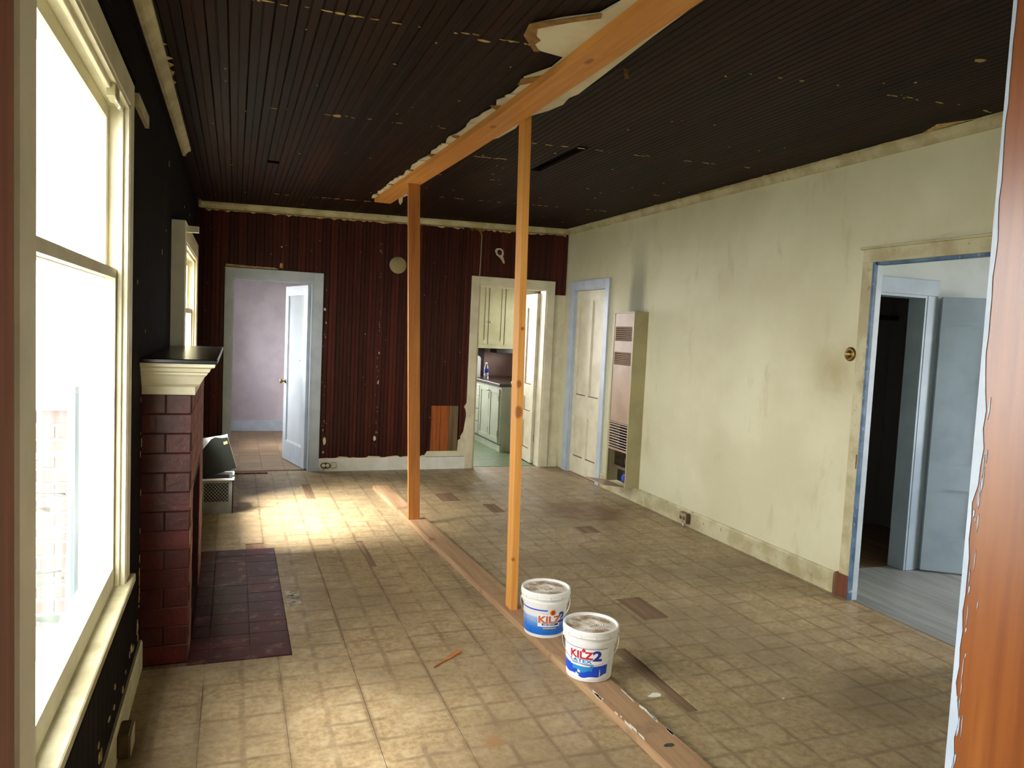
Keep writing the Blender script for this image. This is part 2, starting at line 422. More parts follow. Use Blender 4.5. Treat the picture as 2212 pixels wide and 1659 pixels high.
def lathe(bm, prof, seg=40, cx=0, cy=0, cz=0):
    rings = []
    for r, z in prof:
        if r < 1e-5: rings.append([bm.verts.new((cx, cy, cz+z))])
        else: rings.append([bm.verts.new((cx+r*math.cos(2*PI*i/seg), cy+r*math.sin(2*PI*i/seg), cz+z)) for i in range(seg)])
    for a, b in zip(rings, rings[1:]):
        for i in range(seg):
            j = (i+1) % seg
            if len(a) == 1 and len(b) == 1: continue
            if len(a) == 1: bm.faces.new((a[0], b[j], b[i]))
            elif len(b) == 1: bm.faces.new((a[i], a[j], b[0]))
            else: bm.faces.new((a[i], a[j], b[j], b[i]))
    return bm

def tube(bm, pts, r, seg=8):
    pts = [Vector(p) for p in pts]; prev = None; rings = []
    for i, p in enumerate(pts):
        t = (pts[min(i+1, len(pts)-1)] - pts[max(i-1, 0)]).normalized()
        a = t.orthogonal().normalized() if prev is None else (prev - t*prev.dot(t)).normalized()
        prev = a; b = t.cross(a)
        rr = r[i] if isinstance(r, (list, tuple)) else r
        rings.append([bm.verts.new(p + (a*math.cos(2*PI*k/seg) + b*math.sin(2*PI*k/seg))*rr) for k in range(seg)])
    for A, B in zip(rings, rings[1:]):
        for k in range(seg): bm.faces.new((A[k], A[(k+1) % seg], B[(k+1) % seg], B[k]))
    bm.faces.new(rings[0][::-1]); bm.faces.new(rings[-1])
    return bm

def prism(bm, pts, vec):
    a = [bm.verts.new(p) for p in pts]; b = [bm.verts.new(Vector(p)+Vector(vec)) for p in pts]
    bm.faces.new(a[::-1]); bm.faces.new(b)
    n = len(pts)
    for i in range(n): bm.faces.new((a[i], a[(i+1) % n], b[(i+1) % n], b[i]))
    return bm

# ------------------------------------------------------------------ room dimensions
XL, XR, YB, YN = -0.40, 3.70, 8.22, 1.14
def zc(x): return 2.757 + 0.02*(x-XL)          # the ceiling is out of level
BP = 0.0835                                     # pitch of the beaded boards

# ---- floor: bare boards below, cracked sheet linoleum above
floor = wall('floor', 'Z', -0.05, -0.004, -0.52, XR+0.06, -3.0, 8.28, [], 'subfloor', 'floor of bare boards under worn printed linoleum')
HOLES = [(2.215, 2.38, 3.60, 3.94), (0.645, 0.725, 6.91, 7.53), (0.873, 0.92, 4.87, 5.47), (1.862, 1.92, 2.63, 3.29),
         (2.17, 2.295, 6.13, 6.45), (1.84, 2.02, 6.62, 6.95), (2.68, 2.85, 5.35, 5.55), (-0.40, 0.29, 3.62, 5.42), (0.10, 0.222, 5.42, 5.56)]
cuts = [XL, -0.10, 0.222, 0.548, 0.874, 1.20, 1.526, 1.852, 2.178, 2.504, 2.83, 3.156, 3.482, XR]
for a, b in zip(cuts, cuts[1:]):
    ys = [YN-0.34, *sorted(random.uniform(2.2, 7.8) for _ in range(2)), YB+0.03]
    if (b-a) < 0.25 or random.random() < 0.35: ys = [ys[0], ys[1], ys[-1]]
    for c, d in zip(ys, ys[1:]):
        bm = bmesh.new(); g = random.uniform(0.0006, 0.0016); e = 0.0004
        for q in cells(a+g, b-g, c+e, d-e, HOLES): bx(bm, q[0], q[1], q[2], q[3], -0.004, 0.0)
        obj('linoleum_strip', bm, 'lino', floor)
# camera-side room floor
wall('floor', 'Z', -0.05, 0.0, XL, XR, -3.0, YN-0.345, [], 'lino', 'linoleum floor of the adjoining room')

# ---- ceiling: beaded boards running away from the camera
ceil = wall('ceiling', 'Z', 2.87, 2.93, -0.6, 6.7, -3.1, 11.5, [], 'dark', 'dark stained beaded board ceiling')
gaps = {2.10: (4.44, 5.28), 0.28: (5.86, 5.95), 0.62: (5.90, 5.94)}
nb = int((XR-XL)/BP)+1
for i in range(nb):
    x0 = 0.62 + BP*(i-13); x1 = x0 + BP
    if x1 < XL or x0 > XR: continue
    xa, xb = max(x0, XL)+0.0012, min(x1, XR)-0.0012
    xm = (x0+x1)/2
    ys = [(0.8, YB)]
    for gx, (g0, g1) in gaps.items():
        if abs(gx-xm) <= BP/2: ys = [(0.8, g0), (g1, YB)]
    z = zc(xm)
    for (c, d) in ys:
        bm = bmesh.new()
        if xb-xa > 0.06:
            prof = [(xa, 0.02), (xa, 0.004), (xa+0.004, 0), (xm-0.004, 0), (xm-0.0015, 0.005), (xm+0.0015, 0.005), (xm+0.004, 0), (xb-0.004, 0), (xb, 0.004), (xb, 0.02)]
        else: prof = [(xa, 0.02), (xa, 0), (xb, 0), (xb, 0.02)]
        prism(bm, [(px, c, z+pz) for px, pz in prof], (0, d-c, 0))
        obj('ceiling_board', bm, 'dark_board', ceil)

def flakes(name, spots, parent, plane, mat='flake', seed=3):
    """tiny irregular plaster or paint scraps lying on a surface: far too many and too small to count"""
    rnd = random.Random(seed); bm = bmesh.new()
    for (u, v, lu, lv) in spots:
        n = rnd.randint(5, 7); pts = []
        for i in range(n):
            t = 2*PI*i/n; k = rnd.uniform(0.55, 1.0)
            du, dv = lu*k*math.cos(t), lv*k*math.sin(t)
            if plane == 'ceil': pts.append((u+du, v+dv, zc(u)-0.0035))
            elif plane == 'back': pts.append((u+du, YB-0.0235, v+dv))
            else: pts.append((XL+0.0235, u+du, v+dv))
        vec = {'ceil': (0, 0, 0.003), 'back': (0, 0.003, 0), 'left': (-0.003, 0, 0)}[plane]
        prism(bm, pts, vec)
    return obj(name, bm, mat, parent, kind='stuff')
rnd = random.Random(11); sp = []
for (ys_, xa, xb, n) in ((2.985, -0.2, 1.16, 34), (4.42, 0.1, 1.15, 10), (4.50, 1.7, 3.6, 26), (5.02, 1.5, 1.75, 12), (6.75, 1.5, 3.5, 22), (7.35, 0.1, 1.4, 20), (5.75, 1.45, 3.4, 7), (2.86, 2.2, 3.6, 12)):
    for _ in range(n):
        u = rnd.uniform(xa, xb); sp.append((u, ys_ - 0.05*(u-xa)*0.3 + rnd.uniform(-0.012, 0.012), rnd.uniform(0.004, 0.035), rnd.uniform(0.002, 0.006)))
for _ in range(80): sp.append((rnd.uniform(XL, XR), rnd.uniform(2.3, 8), rnd.uniform(0.002, 0.012), rnd.uniform(0.002, 0.010)))
sp += [(0.52, 4.42, 0.03, 0.035), (0.35, 2.98, 0.03, 0.012), (0.93, 3.01, 0.035, 0.012), (2.9, 2.35, 0.03, 0.02)]
flakes('plaster_residue', sp, ceil, 'ceil')

# torn plasterboard left along the beam
def torn(name, pts, mat, z0, z1):
    return obj(name, prism(bmesh.new(), [(x, y, z0) for x, y in pts], (0, 0, z1-z0)), mat, ceil)
def jag(x0, y0, x1, y1, n, amp, rnd):
    return [(x0+(x1-x0)*i/n + rnd.uniform(-amp, amp), y0+(y1-y0)*i/n + rnd.uniform(-amp, amp)*0.6) for i in range(1, n)]
r5 = random.Random(5)
left_edge = [(1.29, 1.2), (1.22, 1.9), (1.255, 2.44)] + [(1.233, 2.56), (1.13, 2.66), (1.045, 2.765), (1.07, 2.83), (1.10, 2.90), (1.16, 2.985), (1.297, 3.01), (1.30, 3.16), (1.235, 3.34), (1.262, 3.40)] + jag(1.262, 3.40, 1.165, 7.05, 44, 0.016, r5) + [(1.165, 7.05)]
right_edge = [(1.335, 7.06), (1.40, 6.9), (1.43, 6.72), (1.40, 6.62), (1.36, 6.5)] + jag(1.36, 6.5, 1.44, 4.4, 12, 0.006, r5) + [(1.485, 4.40), (1.50, 4.15), (1.47, 3.95), (1.50, 3.84), (1.535, 3.74), (1.558, 3.61), (1.54, 3.50), (1.555, 3.42), (1.537, 3.10), (1.525, 2.9), (1.51, 2.66), (1.49, 2.2), (1.47, 1.2)]
torn('plasterboard_remnant', left_edge + right_edge, 'drywall', 2.7745, 2.7845)
torn('torn_backing_paper', [(1.03, 2.75), (1.235, 2.545), (1.25, 2.58), (1.16, 2.67), (1.075, 2.775), (1.10, 2.85), (1.13, 2.88), (1.125, 2.93), (1.17, 2.99), (1.15, 3.0), (1.05, 2.86)], 'paper', 2.7715, 2.7742)
torn('torn_backing_paper', [(1.225, 3.345), (1.30, 3.24), (1.32, 3.30), (1.27, 3.40), (1.24, 3.43)], 'paper', 2.7715, 2.7742)
rr = random.Random(9)
for i in range(12):
    y = 3.6 + i*0.29 + rr.uniform(-0.08, 0.08); x = 1.258-(y-3.4)*0.0265
    w = rr.uniform(0.02, 0.05)
    torn('torn_backing_paper', [(x+0.03, y-w), (x-rr.uniform(0.005, 0.022), y-w*0.4), (x-rr.uniform(0.0, 0.015), y+w*0.5), (x+0.03, y+w)], 'paper' if i % 2 else 'drywall', 2.7685, 2.7725)
# curled scrap hanging off the beam end
bm = bmesh.new(); prism(bm, [(1.36, 6.78, 2.775), (1.40, 6.78, 2.775), (1.395, 6.77, 2.72), (1.375, 6.76, 2.69), (1.362, 6.77, 2.715)], (0, 0.003, 0)); obj('torn_backing_paper', bm, 'drywall', ceil)
bm = bmesh.new(); prism(bm, [(1.600, 3.05, 2.792), (1.618, 3.05, 2.792), (1.625, 3.04, 2.75), (1.606, 3.04, 2.745)], (0, 0.002, 0)); obj('torn_backing_paper', bm, 'paper', ceil)

# ---- left wall
W1 = (1.72, 3.176, 0.50, 2.375)      # near window opening (y0,y1,z0,z1)
W2 = (5.29, 6.78, 0.66, 2.08)
WN = (-1.3, -0.6, 0.95, 1.95)        # window of the room we stand in (behind the camera)
WBK = (9.0, 10.3, 0.85, 2.10)     # back room window
wl = wall('wall_left', 'X', XL-0.14, XL, -3.1, 11.5, -0.4, 2.87, [W1, W2, WN, WBK], 'left_board', 'near-black board wall with two windows, backlit shade in its colour')
y = YN+0.0
while y < YB-0.02:
    y1 = min(y+BP, YB-0.001)
    lo = [(0.13, 2.70)]
    for (a, b, c, d) in ((W1[0]-0.11, W1[1]+0.11, W1[2]-0.05, W1[3]+0.13), (5.17, 6.90, 0.60, 2.22), (3.66, 5.14, -1, 1.38)):
        if y1 > a and y < b:
            nl = []
            for (p, q) in lo:
                if c > p: nl.append((p, min(q, c)))
                if d < q: nl.append((max(p, d), q))
            lo = [t for t in nl if t[1]-t[0] > 0.02]
    for (p, q) in lo:
        piece('wall_board', (0.02, y1-y-0.003, q-p), (XL+0.010, (y+y1)/2, (p+q)/2), 'left_board', wl)
    y += BP
sp = []
rnd = random.Random(21)
for _ in range(14): sp.append((3.62+rnd.uniform(-0.02, 0.02), rnd.uniform(0.3, 1.3), 0.003, rnd.uniform(0.004, 0.03)))
for _ in range(16): sp.append((rnd.uniform(2.5, 3.6), 0.16+abs(rnd.gauss(0, 0.05)), rnd.uniform(0.01, 0.03), rnd.uniform(0.006, 0.03)))
for _ in range(14): sp.append((rnd.uniform(3.3, 8), rnd.uniform(1.5, 2.6), 0.006, rnd.uniform(0.005, 0.02)))
flakes('paint_scraps', sp, wl, 'left')

# ---- back wall
DL = (-0.033, 0.776, -0.4, 2.03)     # opening to the back room
DK = (2.607, 3.455, -0.4, 2.12)      # opening to the kitchen
wb = wall('wall_back', 'Y', YB, YB+0.12, XL, XR, -0.4, 2.87, [DL, DK], 'dark', 'dark red stained board wall with two doorways')
PATCH = (2.07, 2.425, 0.205, 0.725)
x = XL
i = 0
edges = []
while x < XR-0.01:
    x1 = min(x+BP, XR-0.001); edges.append((x, x1)); x = x1
for (x, x1) in edges:
    xm = (x+x1)/2
    lo = [(0.14, zc(xm)-0.055)]
    for (a, b, c, d) in ((-0.10, 0.875, -1, 2.13), (2.515, 3.548, -1, 2.215), (3.546, 3.71, -1, 2.06), PATCH):
        if xm > a and xm < b:
            nl = []
            for (p, q) in lo:
                if c > p: nl.append((p, min(q, c)))
                if d < q: nl.append((max(p, d), q))
            lo = [t for t in nl if t[1]-t[0] > 0.01]
    for (p, q) in lo:
        xa, xb = x+0.0012, x1-0.0012
        bm = bmesh.new()
        if xb-xa > 0.06:
            prof = [(xa, 0), (xa, -0.016), (xa+0.004, -0.02), (xm-0.004, -0.02), (xm-0.0015, -0.015), (xm+0.0015, -0.015), (xm+0.004, -0.02), (xb-0.004, -0.02), (xb, -0.016), (xb, 0)]
        else: prof = [(xa, 0), (xa, -0.02), (xb, -0.02), (xb, 0)]
        prism(bm, [(px, YB+py, p) for px, py in prof], (0, 0, q-p))
        obj('wall_board', bm, 'wall_board', wb)
# bare boards showing where the paper was cut away
for (a, b, mt) in ((2.07, 2.215, 'bare'), (2.217, 2.318, 'bare'), (2.320, 2.425, 'bare_grey')):
    piece('bare_board', (b-a-0.002, 0.012, 0.52), ((a+b)/2, YB-0.006, 0.465), mt, wb)
# cream wallboard at the corner, right of the kitchen doorway
box('corner_panel', 3.548, XR, YB-0.012, YB, 0.0, 2.06, 'cream', wb)
box('corner_baseboard', 3.548, XR-0.02, YB-0.028, YB-0.012, 0.0, 0.14, 'cream', wb)
# torn paper edges
def jag_strip(name, pts_base, amp, mat, parent, seed, y, up_=True):
    rnd = random.Random(seed); bm = bmesh.new()
    (xa, za), (xb, zb) = pts_base; n = max(4, int((xb-xa)/0.035)); tops = []
    for i in range(n+1):
        t = i/n; a = amp*(rnd.random()**2)
        tops.append((xa+(xb-xa)*t, y, za+(zb-za)*t + (a if up_ else -a) + (0.004 if up_ else -0.004)))
    pts = [(xa, y, za)] + [(xb, y, zb)] + tops[::-1]
    prism(bm, pts, (0, 0.003, 0))
    return obj(name, bm, mat, parent)
jag_strip('torn_wallpaper', ((0.885, 0.138), (2.05, 0.138)), 0.022, 'cream', wb, 4, YB-0.026)
jag_strip('torn_wallpaper', ((-0.30, zc(-0.3)-0.068), (2.40, zc(2.4)-0.068)), 0.022, 'flake', wb, 8, YB-0.026, False)
jag_strip('torn_wallpaper', ((2.62, zc(2.62)-0.068), (3.66, zc(3.66)-0.068)), 0.025, 'flake', wb, 15, YB-0.026, False)
def back_poly(name, pts, mat, y=YB-0.024, t=0.003):
    return obj(name, prism(bmesh.new(), [(px, y, pz) for px, pz in pts], (0, t, 0)), mat, wb)
back_poly('torn_wallpaper', [(2.40, zc(2.4)-0.06), (2.61, zc(2.6)-0.06), (2.612, 2.66), (2.588, 2.71), (2.55, 2.735), (2.52, 2.74), (2.495, 2.715), (2.47, 2.74), (2.44, 2.755)], 'paper')
back_poly('wallboard_seam', [(2.605, 2.22), (2.612, 2.22), (2.618, 2.70), (2.611, 2.70)], 'drywall')
# plaster ring with a hole (old fixture) above the kitchen doorway
bm = bmesh.new()
out_ = [(2.777, 2.52), (2.800, 2.548), (2.845, 2.552), (2.878, 2.532), (2.888, 2.49), (2.878, 2.458), (2.895, 2.42), (2.905, 2.385), (2.890, 2.378), (2.862, 2.42), (2.835, 2.448), (2.800, 2.470)]
inn = [(2.805, 2.512), (2.818, 2.530), (2.842, 2.535), (2.860, 2.522), (2.866, 2.495), (2.858, 2.478), (2.856, 2.476), (2.854, 2.474), (2.850, 2.472), (2.840, 2.470), (2.830, 2.474), (2.812, 2.488)]
for i in range(12):
    j = (i+1) % 12
    prism(bm, [(out_[i][0], YB-0.026, out_[i][1]), (out_[j][0], YB-0.026, out_[j][1]), (inn[j][0], YB-0.026, inn[j][1]), (inn[i][0], YB-0.026, inn[i][1])], (0, 0.004, 0))
obj('plaster_ring', bm, 'drywall', wb)
# thin frame of old cream paint round the bare patch and beside the doorway
back_poly('old_paint_edge', [(2.03, 0.142), (2.43, 0.142), (2.515, 0.142), (2.515, 0.60), (2.50, 0.50), (2.49, 0.43), (2.455, 0.37), (2.46, 0.345), (2.43, 0.33), (2.425, 0.205), (2.07, 0.205)], 'cream', YB-0.0225, 0.002)
back_poly('old_paint_edge', [(2.515, 0.64), (2.515, 0.76), (2.50, 0.735), (2.485, 0.715), (2.503, 0.69)], 'cream', YB-0.0225, 0.002)
back_poly('old_paint_edge', [(-0.10, 2.132), (0.40, 2.132), (0.42, 2.14), (0.36, 2.152), (0.18, 2.150), (-0.10, 2.158)], 'flake', YB-0.0225, 0.002)
back_poly('old_paint_edge', [(0.425, 2.152), (0.455, 2.152), (0.458, 2.19), (0.448, 2.205), (0.428, 2.20)], 'flake', YB-0.0225, 0.002)
sp = []; rnd = random.Random(31)
for _ in range(30):
    sp.append((1.48+rnd.gauss(0, 0.008), rnd.uniform(0.2, 2.5), 0.0025, rnd.uniform(0.004, 0.02)))
for _ in range(14): sp.append((0.905+rnd.gauss(0, 0.012), rnd.uniform(0.2, 2.0), rnd.uniform(0.002, 0.007), rnd.uniform(0.004, 0.016)))
for _ in range(60): sp.append((rnd.uniform(-0.38, 2.5), rnd.uniform(0.2, 2.6), rnd.uniform(0.002, 0.006), rnd.uniform(0.002, 0.010)))
sp += [(0.895, 1.745, 0.018, 0.022), (0.44, 2.37, 0.012, 0.012), (0.93, 0.33, 0.02, 0.05), (0.92, 0.21, 0.012, 0.02), (1.49, 1.30, 0.012, 0.02), (1.49, 0.98, 0.010, 0.03), (1.47, 0.35, 0.02, 0.04)]
flakes('paint_scraps', sp, wb, 'back', 'drywall')

# ---- right wall with closet door and bedroom doorway
CL = (7.155, 7.915, -0.4, 2.12)
DR = (2.62, 3.59, -0.4, 2.13)
wr = wall('wall_right', 'X', XR, XR+0.038, YN-0.34, YB+0.12, -0.4, 2.87, [CL, DR], 'wall_cream', 'stained greenish cream wallboard wall')

# ---- wall with the wide opening the photographer looks through
OL, OR = -0.246, 1.487
wn = wall('wall_near', 'Y', YN-0.34, YN, XL, XR, -0.4, 2.87, [(OL-0.02, OR+0.03, -1, 2.6)], 'wall_cream', 'partition wall with a wide cased opening')
box('opening_jamb', OL-0.0205, OL-0.006, YN-0.34, YN-0.074, 0, 2.6, 'jamb_red', wn)
box('casing', OL-0.0205, OL, YN-0.074, YN+0.006, 0, 2.6, 'cream', wn)
box('opening_jamb', OR+0.005, OR+0.0305, YN-0.34, YN+0.004, 0, 2.6, 'jamb', wn)
# ragged painted arris of the right jamb
rnd = random.Random(17); bm = bmesh.new()
prof = []
for i in range(66):
    z = 0.0 + i*0.04
    w = 0.008 + 0.005*rnd.random()
    if 1.28 < z < 1.55: w += 0.010*rnd.random() + 0.003
    if 0.55 < z < 0.86: w += 0.014*rnd.random()
    if z > 1.9: w *= 0.75
    prof.append((w, z))
prism(bm, [(OR+0.0055, YN+0.004, z) for w, z in prof] + [(OR+0.0055, YN+0.004-w, z) for w, z in prof[::-1]], (-0.0022, 0, 0))
obj('paint_edge', bm, 'blue', wn)
bm = bmesh.new(); rnd = random.Random(23); sp2 = []
for _ in range(46):
    z = rnd.choice([rnd.gauss(0.72, 0.07), rnd.gauss(1.35, 0.12), rnd.uniform(0.7, 1.5)]); yy = YN-0.009-abs(rnd.gauss(0, 0.010)); l = rnd.uniform(0.006, 0.03); w = rnd.uniform(0.0004, 0.0014)
    prism(bm, [(OR+0.005, yy-w, z-l*0.2), (OR+0.005, yy+w, z-l), (OR+0.005, yy+w, z+l*0.5), (OR+0.005, yy-w, z+l)], (-0.0012, 0, 0))
obj('paint_smears', bm, 'blue', wn, kind='stuff')
box('head_casing', OL-0.02, OR+0.03, YN-0.34, YN, 2.6, 2.87, 'cream', wn)

# ---- remaining shell: adjoining room, back room, kitchen, bedroom
wall('wall_behind', 'Y', -3.1, -3.0, -0.5, XR+0.1, -0.4, 2.87, [], 'wall_cream', 'plain wall behind the camera')
wall('wall_front_room_right', 'X', XR, XR+0.1, -3.0, YN-0.34, -0.4, 2.87, [(-1.7, -1.0, 0.95, 1.95)], 'wall_cream', 'right wall of the adjoining room')  # opening added behind the camera so light reaches the left jamb
wall('wall_front_room_left', 'X', XL-0.002, XL+0.0, -3.0, YN-0.34, -0.0, 2.87, [WN], 'wall_cream', 'left wall of the adjoining room')

fb = wall('floor', 'Z', -0.05, -0.003, XL, 1.72, 8.28, 11.45, [], 'subfloor', 'brown tiled floor of the back room')
TS = 0.232
for i in range(7):
    for j in range(14):
        x0, y0 = -0.39+i*TS, 8.30+j*TS+ (0.0 if i % 2 else 0.0)
        if y0+TS > 11.42: continue
        piece('floor_tile', (TS-0.002, TS-0.002, 0.006), (x0+TS/2, y0+TS/2, 0.0 + random.uniform(-0.0006, 0.0006)), 'tile_brown', fb)
wall('wall_back_room_far', 'Y', 11.36, 11.46, XL, 1.72, -0.4, 2.87, [], 'lavender', 'lavender wall at the end of the back room')
b_ = box('baseboard_back_room', XL, 1.62, 11.335, 11.36, 0, 0.155, 'blue', None); b_['kind'] = 'structure'; b_['label'] = 'pale blue baseboard in the back room'
wall('wall_back_room_right', 'X', 1.62, 1.72, 8.34, 11.36, -0.4, 2.87, [], 'lavender', 'wall between back room and kitchen')
wall('wall_back_room_left', 'X', XL, XL+0.004, 8.34, 11.36, 0, 2.87, [WBK], 'lavender', 'window wall of the back room')
wall('ceiling', 'Z', 2.80, 2.868, XL, 1.72, 8.34, 11.36, [], 'soot_ceiling', 'white ceiling of the back room')

wall('floor', 'Z', -0.05, 0.0, 1.72, 4.5, 8.28, 11.05, [], 'green_floor', 'green linoleum kitchen floor')
wall('wall_kitchen_far', 'Y', 10.95, 11.05, 1.72, 4.5, -0.4, 2.87, [(1.75, 3.20, 0.95, 2.5)], 'pink', 'pinkish kitchen wall with window')
wall('wall_kitchen_right', 'X', 4.3, 4.4, 8.34, 10.95, -0.4, 2.87, [(9.5, 10.2, 1.2, 2.1)], 'pink', 'pinkish kitchen side wall')  # opening added out of view to brighten the kitchen
wall('wall_kitchen_near', 'Y', 8.34, 8.36, XR+0.1, 4.3, -0.4, 2.87, [], 'pink', 'kitchen wall behind the closet')
wall('ceiling', 'Z', 2.80, 2.868, 1.72, 4.4, 8.34, 10.95, [], 'soot_ceiling', 'white kitchen ceiling')

fr = wall('floor', 'Z', -0.06, -0.014, XR+0.02, 6.6, -0.5, 5.4, [], 'subfloor', 'grey painted plank floor of the bedroom')
x = XR+0.02
while x < 6.5:
    piece('floor_plank', (0.108, 4.6, 0.012), (x+0.055, 1.8, -0.008), 'grey_plank', fr)
    x += 0.11
wf = wall('wall_bedroom_far', 'Y', 4.0, 4.12, XR+0.038, 6.6, -0.4, 2.87, [(4.0, 4.605, -1, 1.99)], 'room_white', 'pale bedroom wall with closet doorway')
wall('wall_bedroom_right', 'X', 6.35, 6.45, -0.5, 4.0, -0.4, 2.87, [(1.25, 2.75, 0.75, 2.25)], 'room_white', 'bedroom window wall')
wall('wall_bedroom_near', 'Y', -0.6, -0.5, XR+0.1, 6.45, -0.4, 2.87, [], 'room_white', 'near wall of the bedroom')
wall('ceiling', 'Z', 2.75, 2.868, XR+0.038, 6.45, -0.5, 5.4, [], 'soot_ceiling', 'white bedroom ceiling')
wall('wall_closet', 'Y', 5.2, 5.3, XR+0.038, 6.0, -0.4, 2.75, [], 'closet', 'grey back wall of the bedroom closet')
wall('wall_closet_left', 'X', XR+0.039, XR+0.06, 4.12, 5.2, -0.4, 2.75, [], 'closet', 'grey left side of the bedroom closet')
wall('wall_closet_right', 'X', 5.6, 5.7, 4.12, 5.2, -0.4, 2.75, [], 'closet', 'grey right side of the bedroom closet')
o = box('closet_rail', 4.5, 5.6, 5.12, 5.20, 1.86, 1.90, 'dark', None, 0.004); tag(o, 'dark hanging rail board inside the bedroom closet', 'rail')

# outer ground
o = wall('ground', 'Z', -0.5, -0.4, -14, -0.54, -8, 20, [], 'ground', 'gravel ground outside the windows')
o = wall('ground', 'Z', -0.5, -0.4, -0.54, 18, 11.5, 20, [], 'ground', 'gravel ground behind the kitchen')
o = wall('ground', 'Z', -0.5, -0.4, 6.6, 18, -8, 11.5, [], 'ground', 'gravel ground beside the bedroom')

# ------------------------------------------------------------------ trim
def trim(name, bm, mat, label):
    o = obj(name, bm, mat); o['kind'] = 'structure'; o['label'] = label; return o
def crown_profile(w, h):  # (out, down)
    return [(0, 0), (w, 0), (w, h*0.28), (w*0.72, h*0.42), (w*0.42, h*0.72), (w*0.34, h), (0, h)]
# back crown: follows the sloping ceiling
bm = bmesh.new(); pr = crown_profile(0.045, 0.062)
A = [bm.verts.new((-0.345, YB-0.02-a, zc(-0.345)-b)) for a, b in pr]; B = [bm.verts.new((XR, YB-0.02-a, zc(XR)-b)) for a, b in pr]
bm.faces.new(A); bm.faces.new(B[::-1])
for i in range(len(pr)): bm.faces.new((A[i], B[i], B[(i+1) % len(pr)], A[(i+1) % len(pr)]))
trim('trim_1', bm, 'cream_dirty', 'cream crown moulding along the back wall')
bm = bmesh.new(); bx(bm, -0.372, -0.335, YB-0.16, YB-0.02, 2.70, 2.757)
trim('trim_2', bm, 'cream_dirty', 'broken stub of crown moulding in the left back corner')
bm = bmesh.new(); prism(bm, [(XR-a, YN, zc(XR)-0.001-b) for a, b in crown_profile(0.045, 0.065)], (0, YB-0.06-YN, 0))
trim('trim_3', bm, 'cream_dirty', 'cream crown moulding along the right wall')
bm = bmesh.new(); prism(bm, [(-0.358+a, YN, 2.757-b) for a, b in crown_profile(0.05, 0.055)], (0, 5.72-YN, 0))
trim('trim_4', bm, 'cream_dirty', 'cream crown moulding on the left wall, broken off short')
bm = bmesh.new(); bx(bm, XL, -0.358, YN, YB, 2.69, 2.775)
trim('trim_5', bm, 'left_board', 'dark nailing strip under the left ceiling edge')
# ragged plaster along the right crown
rnd = random.Random(41); bm = bmesh.new()
for _ in range(60):
    yy = rnd.uniform(2.3, 8.0); l = rnd.uniform(0.02, 0.09); d = rnd.uniform(0.004, 0.022)
    prism(bm, [(XR-0.044, yy-l, zc(XR)-0.006), (XR-0.045-d, yy-l*0.3, zc(XR)-0.006), (XR-0.045-d*0.6, yy+l*0.4, zc(XR)-0.006), (XR-0.044, yy+l, zc(XR)-0.006)], (0, 0, 0.003))
prism(bm, [(XR-0.044, 2.95, zc(XR)-0.006), (XR-0.13, 3.12, zc(XR)-0.006), (XR-0.10, 3.18, zc(XR)-0.006), (XR-0.044, 3.30, zc(XR)-0.006)], (0, 0, 0.003))
obj('plaster_residue', bm, 'flake', ceil, kind='stuff')
rnd = random.Random(43); bm = bmesh.new()
for _ in range(9):
    yy = rnd.uniform(2.4, 5.6); l = rnd.uniform(0.01, 0.05); d = rnd.uniform(0.006, 0.03)
    prism(bm, [(-0.31, yy-l, 2.7515), (-0.31+d, yy-l*0.2, 2.7515), (-0.31+d*0.5, yy+l*0.5, 2.7515), (-0.31, yy+l, 2.7515)], (0, 0, 0.003))
obj('plaster_residue', bm, 'flake', ceil, kind='stuff')
# short rail remnant beside the near window head
bm = bmesh.new(); bx(bm, XL+0.02, XL+0.036, 3.295, 3.66, 2.405, 2.455)
trim('trim_6', bm, 'cream_dirty', 'short cream rail remnant beside the near window head')

# baseboards
def baseb(name, bm, mat, label): return trim(name, bm, mat, label)
def base_prof(h): return [(0, 0), (0.018, 0), (0.018, h-0.012), (0.012, h), (0, h)]
bm = bmesh.new(); prism(bm, [(0.876, YB-0.02-a, z) for a, z in base_prof(0.138)], (2.515-0.876, 0, 0)); baseb('baseboard_back', bm, 'white', 'white baseboard along the back wall')
bm = bmesh.new(); prism(bm, [(XR-a, 3.72, z) for a, z in base_prof(0.14)], (0, 7.055-3.72, 0)); baseb('baseboard_right', bm, 'cream_dirty', 'dirty cream baseboard along the right wall')
bm = bmesh.new(); prism(bm, [(XL+0.02+a*0.8, YN, z) for a, z in base_prof(0.13)], (0, 3.655-YN, 0)); baseb('baseboard_left', bm, 'cream_dirty', 'dirty cream baseboard under the near window')
bm = bmesh.new(); prism(bm, [(XL+0.02+a*0.8, 5.15, z) for a, z in base_prof(0.13)], (0, YB-0.02-5.15, 0)); baseb('baseboard_left', bm, 'cream_dirty', 'dirty cream baseboard beyond the fireplace')
o = box('threshold', -0.03, 0.35, YB-0.10, YB+0.02, -0.002, 0.012, 'brown_block', None, 0.003); tag(o, 'worn brown wooden threshold strip at the back room doorway', 'threshold')

# ------------------------------------------------------------------ windows
def sash(parent, x, t, y0, y1, z0, z1, stile, top, bot, mat):
    s = wall('sash', 'X', x-t/2, x+t/2, y0, y1, z0, z1, [(y0+stile, y1-stile, z0+bot, z1-top)], mat, None, parent)
    bm = bmesh.new(); bx(bm, x-0.002, x+0.002, y0+stile-0.004, y1-stile+0.004, z0+bot-0.004, z1-top+0.004)
    p = obj('pane', bm, 'pane', s)
    return s

